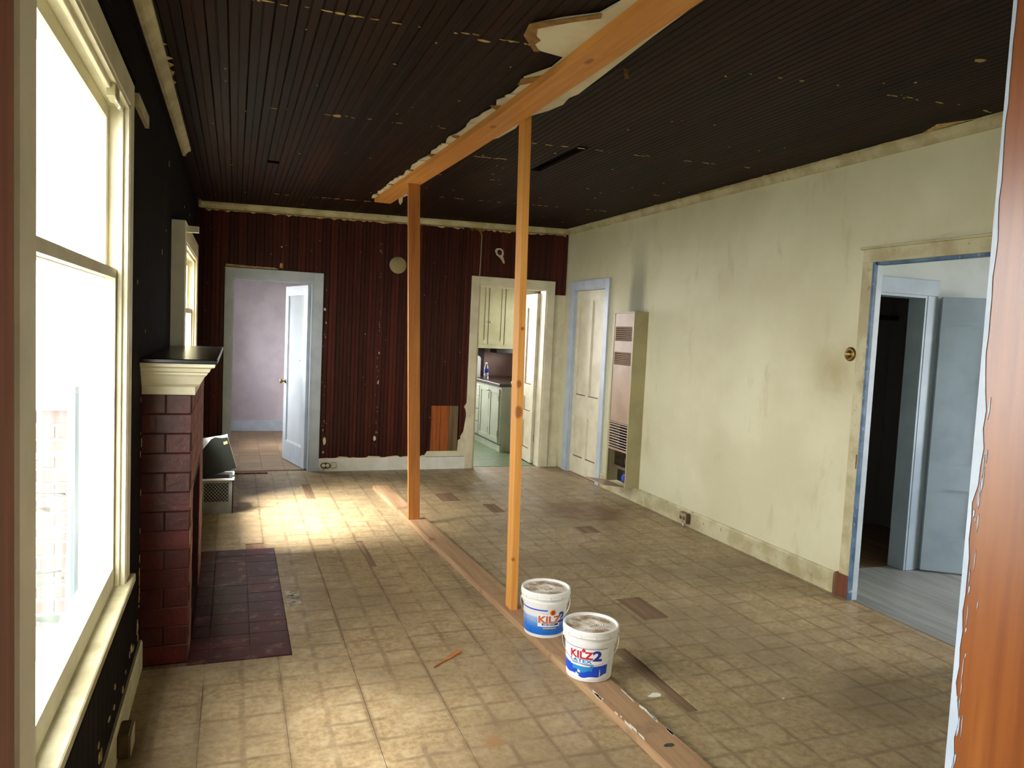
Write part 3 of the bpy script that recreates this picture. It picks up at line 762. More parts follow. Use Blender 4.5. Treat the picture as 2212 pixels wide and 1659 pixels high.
def window(n, Y0, Y1, Z0, Z1, xin, xw, cas, label, meet, stool_z, stool_x, head_t):
    """xin: room face of the casing, xw: outer face of the wall"""
    w = setting('window_%d' % n, label, (XL, (Y0+Y1)/2, Z0))
    box('casing', XL, xin, Y1, Y1+cas, stool_z, Z1+head_t, 'cream', w, 0.003)
    box('casing', XL, xin, Y0-cas, Y0, stool_z, Z1+head_t, 'cream', w, 0.003)
    box('head_casing', XL, xin, Y0, Y1, Z1, Z1+head_t, 'cream', w, 0.003)
    box('jamb', xw, xin-0.004, Y1-0.012, Y1, stool_z, Z1, 'cream', w)
    box('jamb', xw, xin-0.004, Y0, Y0+0.012, stool_z, Z1, 'cream', w)
    box('head_jamb', xw, xin-0.004, Y0, Y1, Z1-0.014, Z1, 'cream', w)
    st = bx(bmesh.new(), xw, stool_x, Y0-cas-0.02, Y1+cas+0.02, stool_z-0.034, stool_z, 0.004)
    obj('stool', st, 'cream_dirty', w)
    xl_, xu = xin-0.055, xin-0.088
    # stop beads on the jambs
    for yy in (Y0+0.012, Y1-0.030): box('stop_bead', xl_+0.018, xl_+0.034, yy, yy+0.018, stool_z, Z1-0.014, 'cream', w, 0.002)
    box('stop_bead', xl_+0.018, xl_+0.034, Y0+0.012, Y1-0.012, Z1-0.034, Z1-0.014, 'cream', w, 0.002)
    sash(w, xl_, 0.032, Y0+0.014, Y1-0.014, stool_z+0.005, meet+0.02, 0.045, 0.035, 0.075, 'cream')
    sash(w, xu, 0.032, Y0+0.014, Y1-0.014, meet-0.018, Z1-0.016, 0.045, 0.05, 0.036, 'cream')
    return w
w1 = window(1, W1[0], W1[1], W1[2], W1[3], -0.378, XL-0.14, 0.105, 'tall cream double-hung window on the left, near the camera', 1.745, 0.555, -0.358, 0.10)
w2 = window(2, W2[0], W2[1], W2[2], W2[3], -0.300, XL-0.14, 0.115, 'cream double-hung window beyond the fireplace', 1.645, 0.74, -0.270, 0.125)
# brackets for a curtain rod
bm = bmesh.new(); bx(bm, -0.412, -0.384, 2.84, 2.93, 2.315, 2.36, 0.002); obj('curtain_bracket', bm, 'cream_dirty', w1)
bm = bmesh.new(); tube(bm, [(-0.40, 2.88, 2.33), (-0.385, 2.88, 2.31), (-0.378, 2.90, 2.30), (-0.385, 2.93, 2.30)], 0.004, 6); obj('hook', bm, 'wire', w1)
bm = bmesh.new(); bx(bm, -0.30, -0.225, 5.20, 5.235, 2.135, 2.175, 0.002); obj('curtain_bracket', bm, 'cream', w2)

# ------------------------------------------------------------------ doors
def leaf(parent, w, h, t, panels, mat, pmat, name='door_leaf', rec=0.014, ledge=None):
    """door leaf in the parent's local frame: x along the width from the hinge, y through, z up"""
    bm = bmesh.new()
    for q in cells(0, w, 0, h, panels): bx(bm, q[0], q[1], -t/2, t/2, q[2], q[3])
    o = obj(name, bm, mat, parent, local=True)
    for (a, b, c, d) in panels:
        bm = bmesh.new(); bx(bm, a-0.002, b+0.002, -t/2+rec, t/2-rec, c-0.002, d+0.002)
        for s in (-1, 1):
            y0, y1 = s*(t/2-rec), s*(t/2-0.002); e = 0.014
            for (p, q, r, u) in ((a, a+e, c, d), (b-e, b, c, d), (a+e, b-e, c, c+e), (a+e, b-e, d-e, d)):
                # sloped moulding
                lo = [(p, y0, r), (q, y0, r), (q, y0, u), (p, y0, u)]
                bx(bm, p, q, min(y0, (y0+y1)/2), max(y0, (y0+y1)/2), r, u)
        pp = obj('panel', bm, pmat, o, local=True)
        if ledge:
            bm = bmesh.new(); bx(bm, a+0.001, b-0.001, -t/2+0.0005, t/2-0.0005, c+0.0005, c+0.010); obj('panel_ledge', bm, ledge, o, local=True)
    return o

def knob_at(parent, x, z, t, mat='brass', both=True):
    for s in ((-1, 1) if both else (-1,)):
        bm = bmesh.new()
        lathe(bm, [(0.0, 0), (0.026, 0), (0.026, 0.004), (0.010, 0.006), (0.009, 0.03), (0.022, 0.036), (0.027, 0.048), (0.022, 0.060), (0.0, 0.064)], 20)
        bmesh.ops.rotate(bm, verts=bm.verts, cent=(0, 0, 0), matrix=Matrix.Rotation(PI/2*(1 if s < 0 else -1), 3, 'X'))
        bmesh.ops.translate(bm, verts=bm.verts, vec=(x, s*t/2, z))
        obj('knob', bm, mat, parent, local=True, smooth=True)

def hinge_at(parent, z, y, mat):
    bm = bmesh.new(); tube(bm, [(0.0, y, z-0.045), (0.0, y, z+0.045)], 0.007, 8); bx(bm, 0.001, 0.03, y-0.003, y+0.002, z-0.045, z+0.045); obj('hinge', bm, mat, parent, local=True)

def cased(name, label, loc): return setting(name, label, loc)
# 1: back room door, pale blue casing, leaf swung into the back room
d1 = cased('door_1', 'open pale blue door to the lavender back room', (0.76, YB, 0))
box('casing', -0.105, -0.033, YB-0.042, YB-0.02, 0, 2.125, 'blue', d1, 0.002)
box('casing', 0.776, 0.874, YB-0.042, YB-0.02, 0, 2.125, 'blue', d1, 0.002)
box('head_casing', -0.033, 0.776, YB-0.042, YB-0.02, 2.03, 2.125, 'blue', d1, 0.002)
box('jamb', -0.033, -0.015, YB-0.03, YB+0.13, 0, 2.03, 'blue', d1)
box('jamb', 0.758, 0.776, YB-0.03, YB+0.13, 0, 2.03, 'blue', d1)
box('head_jamb', -0.015, 0.758, YB-0.03, YB+0.13, 2.012, 2.03, 'blue', d1)
def swing(parent_setting, loc, ang):
    e = bpy.data.objects.new('door_leaf_set', None); COL.objects.link(e); e.parent = parent_setting
    e.location = Vector(loc)-wloc(parent_setting); e.rotation_euler = (0, 0, ang); return e
a1 = math.atan2(9.03-8.29, 0.566-0.745)
def leaf_placed(st, loc, ang, w, h, t, panels, mat, pmat, knob=None, hinges=(), hmat='brass', both=True, ledge=None):
    o = leaf(st, w, h, t, panels, mat, pmat, ledge=ledge)
    o.location = Vector(loc)-wloc(st); o.rotation_euler = (0, 0, ang)
    if knob: knob_at(o, knob[0], knob[1], t, 'brass', both)
    for z in hinges: hinge_at(o, z, -t/2-0.004, hmat)
    return o
leaf_placed(d1, (0.742, 8.285, 0.012), a1, 0.765, 1.985, 0.035, [(0.10, 0.66, 0.22, 1.88)], 'blue', 'mirror_paint', (0.715, 0.90), (0.25, 1.75), 'wire')
# 2: kitchen door
d2 = cased('door_2', 'cream kitchen doorway with its door swung in', (3.45, YB, 0))
box('casing', 2.515, 2.607, YB-0.042, YB-0.02, 0, 2.215, 'cream', d2, 0.002)
box('casing', 3.455, 3.548, YB-0.042, YB-0.012, 0, 2.215, 'cream', d2, 0.002)
box('head_casing', 2.607, 3.455, YB-0.042, YB-0.02, 2.12, 2.215, 'cream', d2, 0.002)
box('jamb', 2.607, 2.625, YB-0.03, YB+0.13, 0, 2.12, 'cream', d2)
box('jamb', 3.437, 3.455, YB-0.03, YB+0.13, 0, 2.12, 'cream', d2)
box('head_jamb', 2.625, 3.437, YB-0.03, YB+0.13, 2.102, 2.12, 'cream', d2)
leaf_placed(d2, (3.425, 8.375, 0.012), math.atan2(0.765, 0.045), 0.77, 2.06, 0.035,
            [(0.10, 0.36, 0.95, 1.90), (0.42, 0.67, 0.95, 1.90), (0.10, 0.36, 0.62, 0.80), (0.42, 0.67, 0.62, 0.80), (0.10, 0.36, 0.16, 0.50), (0.42, 0.67, 0.16, 0.50)], 'cream', 'cream', (0.71, 0.92), (0.30, 1.72), ledge='brown_block')
# 3: closet door in the right wall (closed)
d3 = cased('door_3', 'closed cream four-panel closet door in pale blue casing', (XR, 7.155, 0))
box('casing', XR-0.024, XR, 7.062, 7.155, 0, 2.215, 'blue', d3, 0.002)
box('casing', XR-0.024, XR, 7.915, 8.045, 0, 2.215, 'blue', d3, 0.002)
box('head_casing', XR-0.024, XR, 7.155, 7.915, 2.12, 2.215, 'blue', d3, 0.002)
box('jamb', XR-0.005, XR+0.115, 7.155, 7.168, 0, 2.12, 'blue', d3); box('jamb', XR-0.005, XR+0.115, 7.902, 7.915, 0, 2.12, 'blue', d3)
box('head_jamb', XR-0.005, XR+0.115, 7.168, 7.902, 2.107, 2.12, 'blue', d3)
l3 = leaf_placed(d3, (XR+0.032, 7.90, 0.012), -PI/2, 0.73, 2.09, 0.036, [(0.085, 0.325, 0.90, 1.98), (0.405, 0.645, 0.90, 1.98), (0.085, 0.325, 0.19, 0.66), (0.405, 0.645, 0.19, 0.66)], 'cream', 'cream', ledge='outlet_brown')
box('closet_back', XR+0.10, XR+0.118, 7.168, 7.902, 0, 2.107, 'dark', d3)
# 4: bedroom doorway in the right wall
d4 = cased('door_4', 'cream cased doorway to the grey bedroom', (XR, 3.59, 0))
box('casing', XR-0.022, XR, 3.59, 3.672, 0.15, 2.13, 'cream_dirty', d4, 0.002)
box('plinth_block', XR-0.024, XR, 3.59, 3.70, 0, 0.15, 'brown_block', d4, 0.003)
box('head_casing', XR-0.022, XR, 2.50, 3.672, 2.13, 2.212, 'cream_dirty', d4, 0.002)
box('head_cap', XR-0.034, XR, 2.48, 3.69, 2.212, 2.226, 'cream_dirty', d4, 0.002)
box('casing', XR-0.022, XR, 2.53, 2.62, 0, 2.13, 'cream_dirty', d4, 0.002)
box('jamb', XR+0.001, XR+0.042, 3.572, 3.59, 0, 2.13, 'blue', d4)
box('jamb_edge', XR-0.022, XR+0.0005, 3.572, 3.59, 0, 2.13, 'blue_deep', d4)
box('jamb', XR-0.004, XR+0.042, 2.62, 2.638, 0, 2.13, 'blue', d4)
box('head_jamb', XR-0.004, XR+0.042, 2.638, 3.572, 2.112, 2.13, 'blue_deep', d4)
box('strike_plate', XR-0.0235, XR-0.022, 3.594, 3.604, 0.84, 0.93, 'brass', d4)
# 5: bedroom closet door
d5 = cased('door_5', 'open blue grey panelled door of the bedroom closet', (4.64, 4.0, 0))
box('casing', 4.605, 4.70, 3.976, 4.0, 0, 1.99, 'blue_grey', d5, 0.002)
box('casing', 3.905, 4.0, 3.976, 4.0, 0, 1.99, 'blue_grey', d5, 0.002)
box('head_casing', 3.905, 4.705, 3.972, 4.0, 1.99, 2.10, 'blue_grey', d5, 0.002)
box('jamb', 4.587, 4.605, 3.98, 4.12, 0, 1.99, 'blue_grey', d5); box('jamb', 4.0, 4.018, 3.98, 4.12, 0, 1.99, 'blue_grey', d5)
box('head_jamb', 4.018, 4.587, 3.98, 4.12, 1.972, 1.99, 'blue_grey', d5)
leaf_placed(d5, (4.715, 3.955, 0.012), math.atan2(-0.22, 0.33), 0.70, 1.975, 0.035, [(0.10, 0.31, 0.78, 1.78), (0.39, 0.60, 0.78, 1.78), (0.10, 0.31, 0.24, 0.60), (0.39, 0.60, 0.24, 0.60)], 'blue_grey', 'blue_grey', (0.65, 0.88))

# ------------------------------------------------------------------ fireplace
FX, FY0, FY1, FTOP = -0.177, 3.66, 5.13, 1.25
OP = (3.92, 4.72, 0.76)                       # firebox opening y0, y1, height
fp = thing('fireplace', 'dark red painted brick fireplace with cream and black mantel', 'fireplace', (-0.29, 4.4, 0))
bm = bmesh.new(); g = 0.0035
for q in cells(FY0+g, FY1-g, 0, FTOP, [(OP[0], OP[1], -1, OP[2])]): bx(bm, XL+0.004, FX-g, q[0], q[1], q[2], q[3])
obj('mortar_core', bm, 'mortar', fp)
bm = bmesh.new(); bx(bm, XL+0.004, XL+0.012, OP[0], OP[1], 0, OP[2]); obj('firebox', bm, 'soot', fp)
CH = FTOP/14
for c in range(14):
    z = (c+0.5)*CH; hh = CH-0.0035
    # near side face: one and a half bricks, joint shifting each course
    if c % 2: splits = [XL+0.004, -0.285, FX]
    else: splits = [XL+0.004, FX]
    for a, b in zip(splits, splits[1:]):
        if b == FX and c % 2 == 0:
            piece('brick', (b-a-0.002, 0.09, hh), ((a+b)/2+random.uniform(0, 0.0015), FY0+0.045, z), 'brick', fp, 0.0025)
        else:
            piece('brick', (b-a-0.007, 0.09, hh), ((a+b)/2, FY0+0.045-random.uniform(0, 0.001), z), 'brick', fp, 0.0025)
    # front face
    y = FY0 + (0.093 if True else 0); L = 0.205; k = 0
    first = L if c % 2 else L*0.5
    while y < FY1-0.01:
        y1 = min(y + (first if k == 0 else L), FY1); k += 1
        segs = [(y, y1)]
        if z-CH/2 < OP[2]-0.01:
            segs = []
            if y < OP[0]: segs.append((y, min(y1, OP[0])))
            if y1 > OP[1]: segs.append((max(y, OP[1]), y1))
        for (p, q) in segs:
            if q-p > 0.02: piece('brick', (0.09, q-p-0.008, hh), (FX-0.045+random.uniform(-0.001, 0.0015), (p+q)/2, z), 'brick_front', fp, 0.0025)
        y = y1
# iron lintel
box('lintel', FX-0.10, FX-0.002, OP[0]-0.05, OP[1]+0.05, OP[2]-0.004, OP[2]+0.004, 'heater_dark', fp)
# hearth tiles set in the floor
hb = bmesh.new(); bx(hb, FX-0.004, 0.289, 3.622, 5.418, -0.004, -0.0012); hearth = obj('hearth', hb, 'grout', fp)
xs = [FX, -0.09, 0.10, 0.288]
for i in range(12):
    for a, b in zip(xs, xs[1:]):
        if i == 11 and a > 0.09: pass
        piece('hearth_tile', (b-a-0.005, 0.145, 0.006), ((a+b)/2, 3.625+(i+0.5)*0.1494, 0.0005+random.uniform(-0.0006, 0.0008)), 'hearth', hearth, 0.0)
# mantel: stepped cream cornice under a black shelf
mp = [(-0.163, 1.25), (-0.163, 1.285), (-0.155, 1.290), (-0.142, 1.300), (-0.122, 1.335), (-0.112, 1.345), (-0.112, 1.352), (-0.102, 1.358), (-0.098, 1.372), (-0.080, 1.380), (-0.080, 1.395)]
bm = bmesh.new()
def mant(bm, prof, y0, y1, xb):
    n = len(prof); rings = []
    for (x, z) in prof:
        d = (x-prof[0][0])                                  # returns on both ends follow the same profile
        rings.append([bm.verts.new((xb, y0-d, z)), bm.verts.new((x, y0-d, z)), bm.verts.new((x, y1+d, z)), bm.verts.new((xb, y1+d, z))])
    for A, B in zip(rings, rings[1:]):
        for i in range(3): bm.faces.new((A[i], A[i+1], B[i+1], B[i]))
        bm.faces.new((A[3], A[0], B[0], B[3]))
    bm.faces.new(rings[0]); bm.faces.new(rings[-1][::-1])
mant(bm, mp, 3.645, 5.145, XL+0.003)
mo = obj('mantel_cornice', bm, 'cream', fp)
bm = bmesh.new(); bx(bm, XL+0.003, -0.068, 3.55, 5.24, 1.395, 1.415, 0.004); obj('mantel_shelf', bm, 'black', fp)

# ------------------------------------------------------------------ partition framing
def post(name, lo, hi, mat, label):
    bm = bmesh.new(); hexa(bm, lo, hi)
    return tag(obj(name, bm, mat), label, 'stud')
def rectc(x0, x1, y0, y1, z): return [(x0, y0, z), (x1, y0, z), (x1, y1, z), (x0, y1, z)]
BT, BB = 2.7735, 2.7355
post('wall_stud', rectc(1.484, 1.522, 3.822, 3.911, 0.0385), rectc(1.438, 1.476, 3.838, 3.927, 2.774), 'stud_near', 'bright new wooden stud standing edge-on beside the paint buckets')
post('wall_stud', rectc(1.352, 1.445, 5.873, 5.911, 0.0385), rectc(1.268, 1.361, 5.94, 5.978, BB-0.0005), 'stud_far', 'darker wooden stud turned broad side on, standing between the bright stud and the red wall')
bm = bmesh.new(); rings = []
for (yy, xr_) in ((7.02, 1.335), (5.9, 1.370), (4.9, 1.404), (3.85, 1.434), (3.0, 1.444), (2.2, 1.449), (1.145, 1.455)):
    rings.append([bm.verts.new(p) for p in ((xr_-0.150, yy, BB), (xr_, yy, BB), (xr_, yy, BT), (xr_-0.150, yy, BT))])
for A_, B_ in zip(rings, rings[1:]):
    for i in range(4): bm.faces.new((A_[i], A_[(i+1) % 4], B_[(i+1) % 4], B_[i]))
bm.faces.new(rings[0]); bm.faces.new(rings[-1][::-1])
tag(obj('top_plate', bm, 'beam'), 'long orange fir plank running along the ceiling above the studs', 'beam')
bm = bmesh.new(); hexa(bm, [(1.582, 1.2, 0.0003), (1.722, 1.2, 0.0003), (1.434, 7.23, 0.0003), (1.294, 7.23, 0.0003)], [(1.582, 1.2, 0.038), (1.722, 1.2, 0.038), (1.434, 7.23, 0.038), (1.294, 7.23, 0.038)])
bp_ = obj('bottom_plate', bm, 'plate'); tag(bp_, 'worn wooden plank lying along the floor under the studs and buckets', 'plank')
def px_(y): return 1.294+(7.23-y)*0.04776
bm = bmesh.new(); rnd = random.Random(51)
for _ in range(20):
    yy = rnd.uniform(2.45, 2.85); e = rnd.choice([0.004, 0.132]); xx = px_(yy)+e+rnd.uniform(-0.003, 0.006); l = rnd.uniform(0.01, 0.04); w = rnd.uniform(0.002, 0.006)
    prism(bm, [(xx-w, yy-l, 0.0382), (xx+w, yy-l*0.3, 0.0382), (xx+w*0.5, yy+l, 0.0382), (xx-w, yy+l*0.4, 0.0382)], (0, 0, 0.0006))
obj('paint_spatter', bm, 'white', bp_, kind='stuff')
bm = bmesh.new(); prism(bm, [(px_(2.37)+0.075+0.022*math.cos(t*PI/4)*(1+0.15*(t % 3)), 2.37+0.012*math.sin(t*PI/4), 0.0382) for t in range(8)], (0, 0, 0.0006)); obj('paint_spot', bm, plain('dark_green_spot', (52, 62, 50)), bp_)

# ------------------------------------------------------------------ paint buckets
def arc_patch(bm, r0, r1, z0, z1, p0, p1, off=0.0006, n=28, zf=None):
    """label patch on the tapered wall; angles in degrees measured from the front (+ to the right)"""
    rows = []
    for k in range(2):
        row = []
        for i in range(n+1):
            p = math.radians(p0+(p1-p0)*i/n)
            zz = (z0 if k == 0 else z1)
            if zf: zz = zf(i/n, k, zz)
            r = body_r(zz)+off
            row.append(bm.verts.new((r*math.sin(p), -r*math.cos(p), zz)))
        rows.append(row)
    for i in range(n): bm.faces.new((rows[0][i], rows[0][i+1], rows[1][i+1], rows[1][i]))
    return bm
def body_r(z): return 0.1035+0.0135*min(max(z/0.19, 0), 1.1)
def wrap_text(parent, txt, size, phi, z, mat, off, shear=0.0, sx=1.0, bold=0.0, name='lettering'):
    cu = bpy.data.curves.new('lettering', 'FONT'); cu.body = txt; cu.size = size; cu.align_x = 'CENTER'; cu.shear = shear; cu.offset = bold; cu.resolution_u = 3
    to = bpy.data.objects.new('lettering', cu); COL.objects.link(to)
    bpy.context.view_layer.update()
    dg = bpy.context.evaluated_depsgraph_get()
    me = bpy.data.meshes.new_from_object(to.evaluated_get(dg))
    bpy.data.objects.remove(to); bpy.data.curves.remove(cu)
    bm = bmesh.new(); bm.from_mesh(me); bpy.data.meshes.remove(me)
    bmesh.ops.subdivide_edges(bm, edges=[e for e in bm.edges if e.calc_length() > 0.012], cuts=2)
    for v in bm.verts:
        zz = z+v.co.y; r = body_r(zz)+off; a = math.radians(phi)+v.co.x*sx/body_r(z)
        v.co = Vector((r*math.sin(a), -r*math.cos(a), zz))
    me = bpy.data.meshes.new(name); bm.to_mesh(me); bm.free(); me.materials.append(M[mat])
    o = bpy.data.objects.new(name, me); COL.objects.link(o); o.parent = parent
    return o
def disc_patch(parent, phi, z, rad, mat, off, name, teeth=0):
    bm = bmesh.new(); n = 48 if teeth else 24
    c = None; pts = []
    for i in range(n):
        rr_ = rad*(1.0 if not teeth or i % 4 < 2 else 0.84); t = 2*PI*i/n
        zz = z+rr_*math.sin(t); a = math.radians(phi)+rr_*math.cos(t)/body_r(z); r = body_r(zz)+off
        pts.append(bm.verts.new((r*math.sin(a), -r*math.cos(a), zz)))
    r = body_r(z)+off+0.0003; a = math.radians(phi); c = bm.verts.new((r*math.sin(a), -r*math.cos(a), z))
    for i in range(n): bm.faces.new((c, pts[i], pts[(i+1) % n]))
    return obj(name, bm, mat, parent, local=True)

def bucket(label, loc, rotz, variant):
    b = thing('paint_bucket', label, 'bucket', loc, rotz, 'paint buckets on the floor plank')
    bm = bmesh.new()
    lathe(bm, [(0, 0.004), (0.098, 0.004), (0.1, 0.0), (0.1035, 0.002), (0.1153, 0.166), (0.1205, 0.1675), (0.1215, 0.187), (0.1175, 0.189), (0.119, 0.205), (0.119, 0.212), (0, 0.212)], 64)
    obj('body', bm, 'bucket', b, local=True, smooth=False)
    bm = bmesh.new()
    lathe(bm, [(0.120, 0.206), (0.1285, 0.206), (0.1300, 0.209), (0.1295, 0.219), (0.1285, 0.220), (0.1300, 0.222), (0.1290, 0.236), (0.1265, 0.2395), (0.1205, 0.2395), (0.1185, 0.236), (0.1175, 0.2285), (0.1165, 0.2275), (0.0, 0.2275)], 64)
    # skirt tabs
    for i in range(16):
        p = 2*PI*i/16; bx(bm, -0.001, 0.001, -0.1312, -0.129, 0.208, 0.221)
        vs = bm.verts[-8:] if False else None
    bm2 = bmesh.new()
    lathe(bm2, [(0.120, 0.206), (0.1285, 0.206), (0.1300, 0.209), (0.1295, 0.219), (0.1285, 0.220), (0.1300, 0.222), (0.1290, 0.236), (0.1265, 0.2395), (0.1205, 0.2395), (0.1185, 0.236), (0.1175, 0.2285), (0.116, 0.2275)], 64)
    bm.free()
    lid = obj('lid', bm2, 'bucket', b, local=True, smooth=False)
    for i in range(12):
        p = 2*PI*(i+0.4)/12
        piece('tab_line', (0.0012, 0.0016, 0.013), (0.1300*math.sin(p), -0.1300*math.cos(p), 0.214), 'outlet', lid, 0, (0, 0, p), True)
    bm = bmesh.new()
    pr = [(0.1172, 0.2280)]
    for r_ in (0.055, 0.045, 0.035, 0.025, 0.015):
        pr += [(r_+0.003, 0.2280), (r_+0.001, 0.2298), (r_-0.001, 0.2298), (r_-0.003, 0.2280)]
    pr += [(0, 0.2280)]
    lathe(bm, pr, 48); obj('lid_top', bm, 'lid_top', lid, local=True)
    # wire bail hanging down in front, on two ears
    for s in (-1, 1):
        bm = bmesh.new(); bx(bm, min(s*0.119, s*0.127), max(s*0.119, s*0.127), -0.012, 0.012, 0.172, 0.19, 0.002); obj('ear', bm, 'bucket', b, local=True)
    pts = []
    for i in range(33):
        t = PI*i/32; x = -0.130*math.cos(t); s = math.sin(t)
        pts.append((x, -0.131*s if True else 0, 0.182-0.092*s**0.9))
    pts = [(-0.121, 0, 0.182)] + pts + [(0.121, 0, 0.182)]
    bm = bmesh.new(); tube(bm, pts, 0.0016, 6); obj('bail', bm, 'wire', b, local=True)
    if variant == 1:
        lab = obj('label', arc_patch(bmesh.new(), 0, 0, 0.018, 0.155, -88, 88), 'bucket', b, local=True)
        def P(z0, z1, p0, p1, mt, off=0.0009, nm='print', zf=None): return obj(nm, arc_patch(bmesh.new(), 0, 0, z0, z1, p0, p1, off, zf=zf), mt, lab, local=True)
        P(0.018, 0.112, -86, 86, 'blue_fade')
        P(0.146, 0.153, -86, 8, 'blue_ink')
        P(0.063, 0.126, -18, 44, 'white_ink', 0.0012)
        P(0.070, 0.080, -6, 40, 'navy_ink', 0.0015)
        P(0.0725, 0.0775, -2, 30, 'white_ink', 0.0017)
        P(0.052, 0.0575, -3, 34, 'yellow_ink', 0.0012)
        disc_patch(lab, 22, 0.1385, 0.0165, 'orange_ink', 0.0014, 'emblem', 1)
        disc_patch(lab, 22, 0.1385, 0.0090, 'brown_ink', 0.0018, 'emblem')
        wrap_text(lab, 'KILZ', 0.050, 14, 0.0845, 'navy_ink', 0.0016, 0.0, 1.16, 0.0020)
        wrap_text(lab, 'KILZ', 0.050, 14, 0.0845, 'orange_ink', 0.0022, 0.0, 1.16, 0.0008)
        wrap_text(lab, '2', 0.072, 48, 0.086, 'navy_ink', 0.0026, 0.1, 1.1, 0.0024)
        wrap_text(lab, 'LATEX', 0.0135, 16, 0.0702, 'navy_ink', 0.0022, 0, 1.5)
        for zz, ww in ((0.095, 'STAIN'), (0.078, 'BLOCKER'), (0.062, 'PRIMER')): wrap_text(lab, ww, 0.0085, -62, zz, 'navy_ink', 0.0014)
        for zz in (0.044, 0.036): wrap_text(lab, 'INTERIOR / EXTERIOR', 0.0075, 16, zz, 'cyan_ink', 0.0014, 0, 1.1)
    else:
        lab = obj('label', arc_patch(bmesh.new(), 0, 0, 0.016, 0.16, -86, 50), 'white_ink', b, local=True)
        def P(z0, z1, p0, p1, mt, off=0.0009, nm='print', zf=None): return obj(nm, arc_patch(bmesh.new(), 0, 0, z0, z1, p0, p1, off, zf=zf), mt, lab, local=True)
        P(0.157, 0.1595, -84, 46, 'navy_ink')
        wave = lambda t, k, z: z + (0.006*math.sin(t*8)+0.004*math.sin(t*21) if k == 0 else -0.008*math.sin(t*3.1))
        P(0.028, 0.083, -86, 48, 'blue_ink', zf=wave)
        P(0.050, 0.084, -42, 8, 'cyan_ink', 0.0012, zf=lambda t, k, z: z + (0.006*math.sin(t*9) if k == 0 else 0.002))
        P(0.074, 0.083, -47, 3, 'white_ink', 0.0018, 'roller')
        P(0.084, 0.0875, -45, 10, 'cyan_ink', 0.0016)
        P(0.068, 0.0875, 8, 11, 'cyan_ink', 0.0016)
        wrap_text(lab, 'KILZ', 0.047, -20, 0.111, 'red_ink', 0.0014, 0.0, 1.14, 0.0018)
        wrap_text(lab, '2', 0.064, 19, 0.105, 'navy_ink', 0.0018, 0.0, 1.3, 0.0026)
        wrap_text(lab, 'LATEX', 0.022, -21, 0.0915, 'cyan_ink', 0.0014, 0.0, 1.6, 0.0008)
        disc_patch(lab, -13, 0.149, 0.0085, 'red_ink', 0.0012, 'emblem')
        # torn bits of label
        for (p0, z0, l, h) in ((-28, 0.045, 9, 0.012), (-34, 0.026, 12, 0.016), (26, 0.034, 3, 0.034)):
            bm = bmesh.new(); q = []
            for (dp, dz) in ((0, 0), (l, -h*0.4), (l*0.7, 0), (l*0.9, h*0.3), (l*0.2, h)):
                a = math.radians(p0+dp); zz = z0+dz; r = body_r(zz)+0.0019; q.append(bm.verts.new((r*math.sin(a), -r*math.cos(a), zz)))
            bm.faces.new(q); obj('torn_spot', bm, 'white_ink', lab, local=True)
    return b
bucket('white paint bucket with an orange-lettered pale blue label, beside the bright stud', (1.556, 3.515, 0.0385), math.radians(-23.9), 1)
bucket('white paint bucket with red and dark blue label, in front of the other bucket', (1.570, 3.012, 0.0385), math.radians(-27.5), 2)

# ------------------------------------------------------------------ small things on the floor
bm = bmesh.new()
prism(bm, [(-0.115, -0.004, 0.001), (-0.06, -0.009, 0.001), (0.02, -0.016, 0.001), (0.105, -0.020, 0.001), (0.115, -0.004, 0.001), (0.108, 0.012, 0.001), (0.03, 0.008, 0.001), (-0.05, 0.0, 0.001), (-0.10, -0.001, 0.001)], (0, 0, 0.006))
o = obj('wood_sliver', bm, 'shim'); o.location = (0.995, 3.393, 0); o.rotation_euler = (0, 0, math.radians(41)); tag(o, 'curved cedar sliver lying on the linoleum', 'wood sliver')

def scrap(label, x, y, r, mat, seed):
    rnd = random.Random(seed); bm = bmesh.new()
    prism(bm, [(r*rnd.uniform(0.5, 1)*math.cos(t*PI/4), r*0.6*rnd.uniform(0.5, 1)*math.sin(t*PI/4), 0.0002) for t in range(8)], (0, 0, 0.002))
    o = obj('plaster_scrap', bm, mat); o.location = (x, y, 0); tag(o, label, 'scrap')
bm = bmesh.new(); prism(bm, [(0.303, 4.27, 0.0002), (0.36, 4.255, 0.0002), (0.388, 4.30, 0.0002), (0.380, 4.40, 0.0002), (0.390, 4.50, 0.0002), (0.350, 4.525, 0.0002), (0.305, 4.51, 0.0002), (0.318, 4.43, 0.0002), (0.302, 4.36, 0.0002)], (0, 0, 0.0012))
tag(obj('plaster_smear', bm, plain('grey_plaster_smear', (176, 170, 154), (128, 116, 96), 14, rough=0.9, dirt=((92, 76, 54), 24, 0.52, 0.62))), 'grey white plaster smear on the linoleum beside the hearth', 'smear')
scrap('pale paper scrap lying on the red hearth tiles', 0.06, 4.62, 0.05, 'drywall', 3)
scrap('white paint blot on the linoleum right of the red-lettered bucket', 1.80, 2.80, 0.04, 'white', 5)
scrap('small white crumb on the open linoleum', 2.36, 2.62, 0.008, 'white', 6)

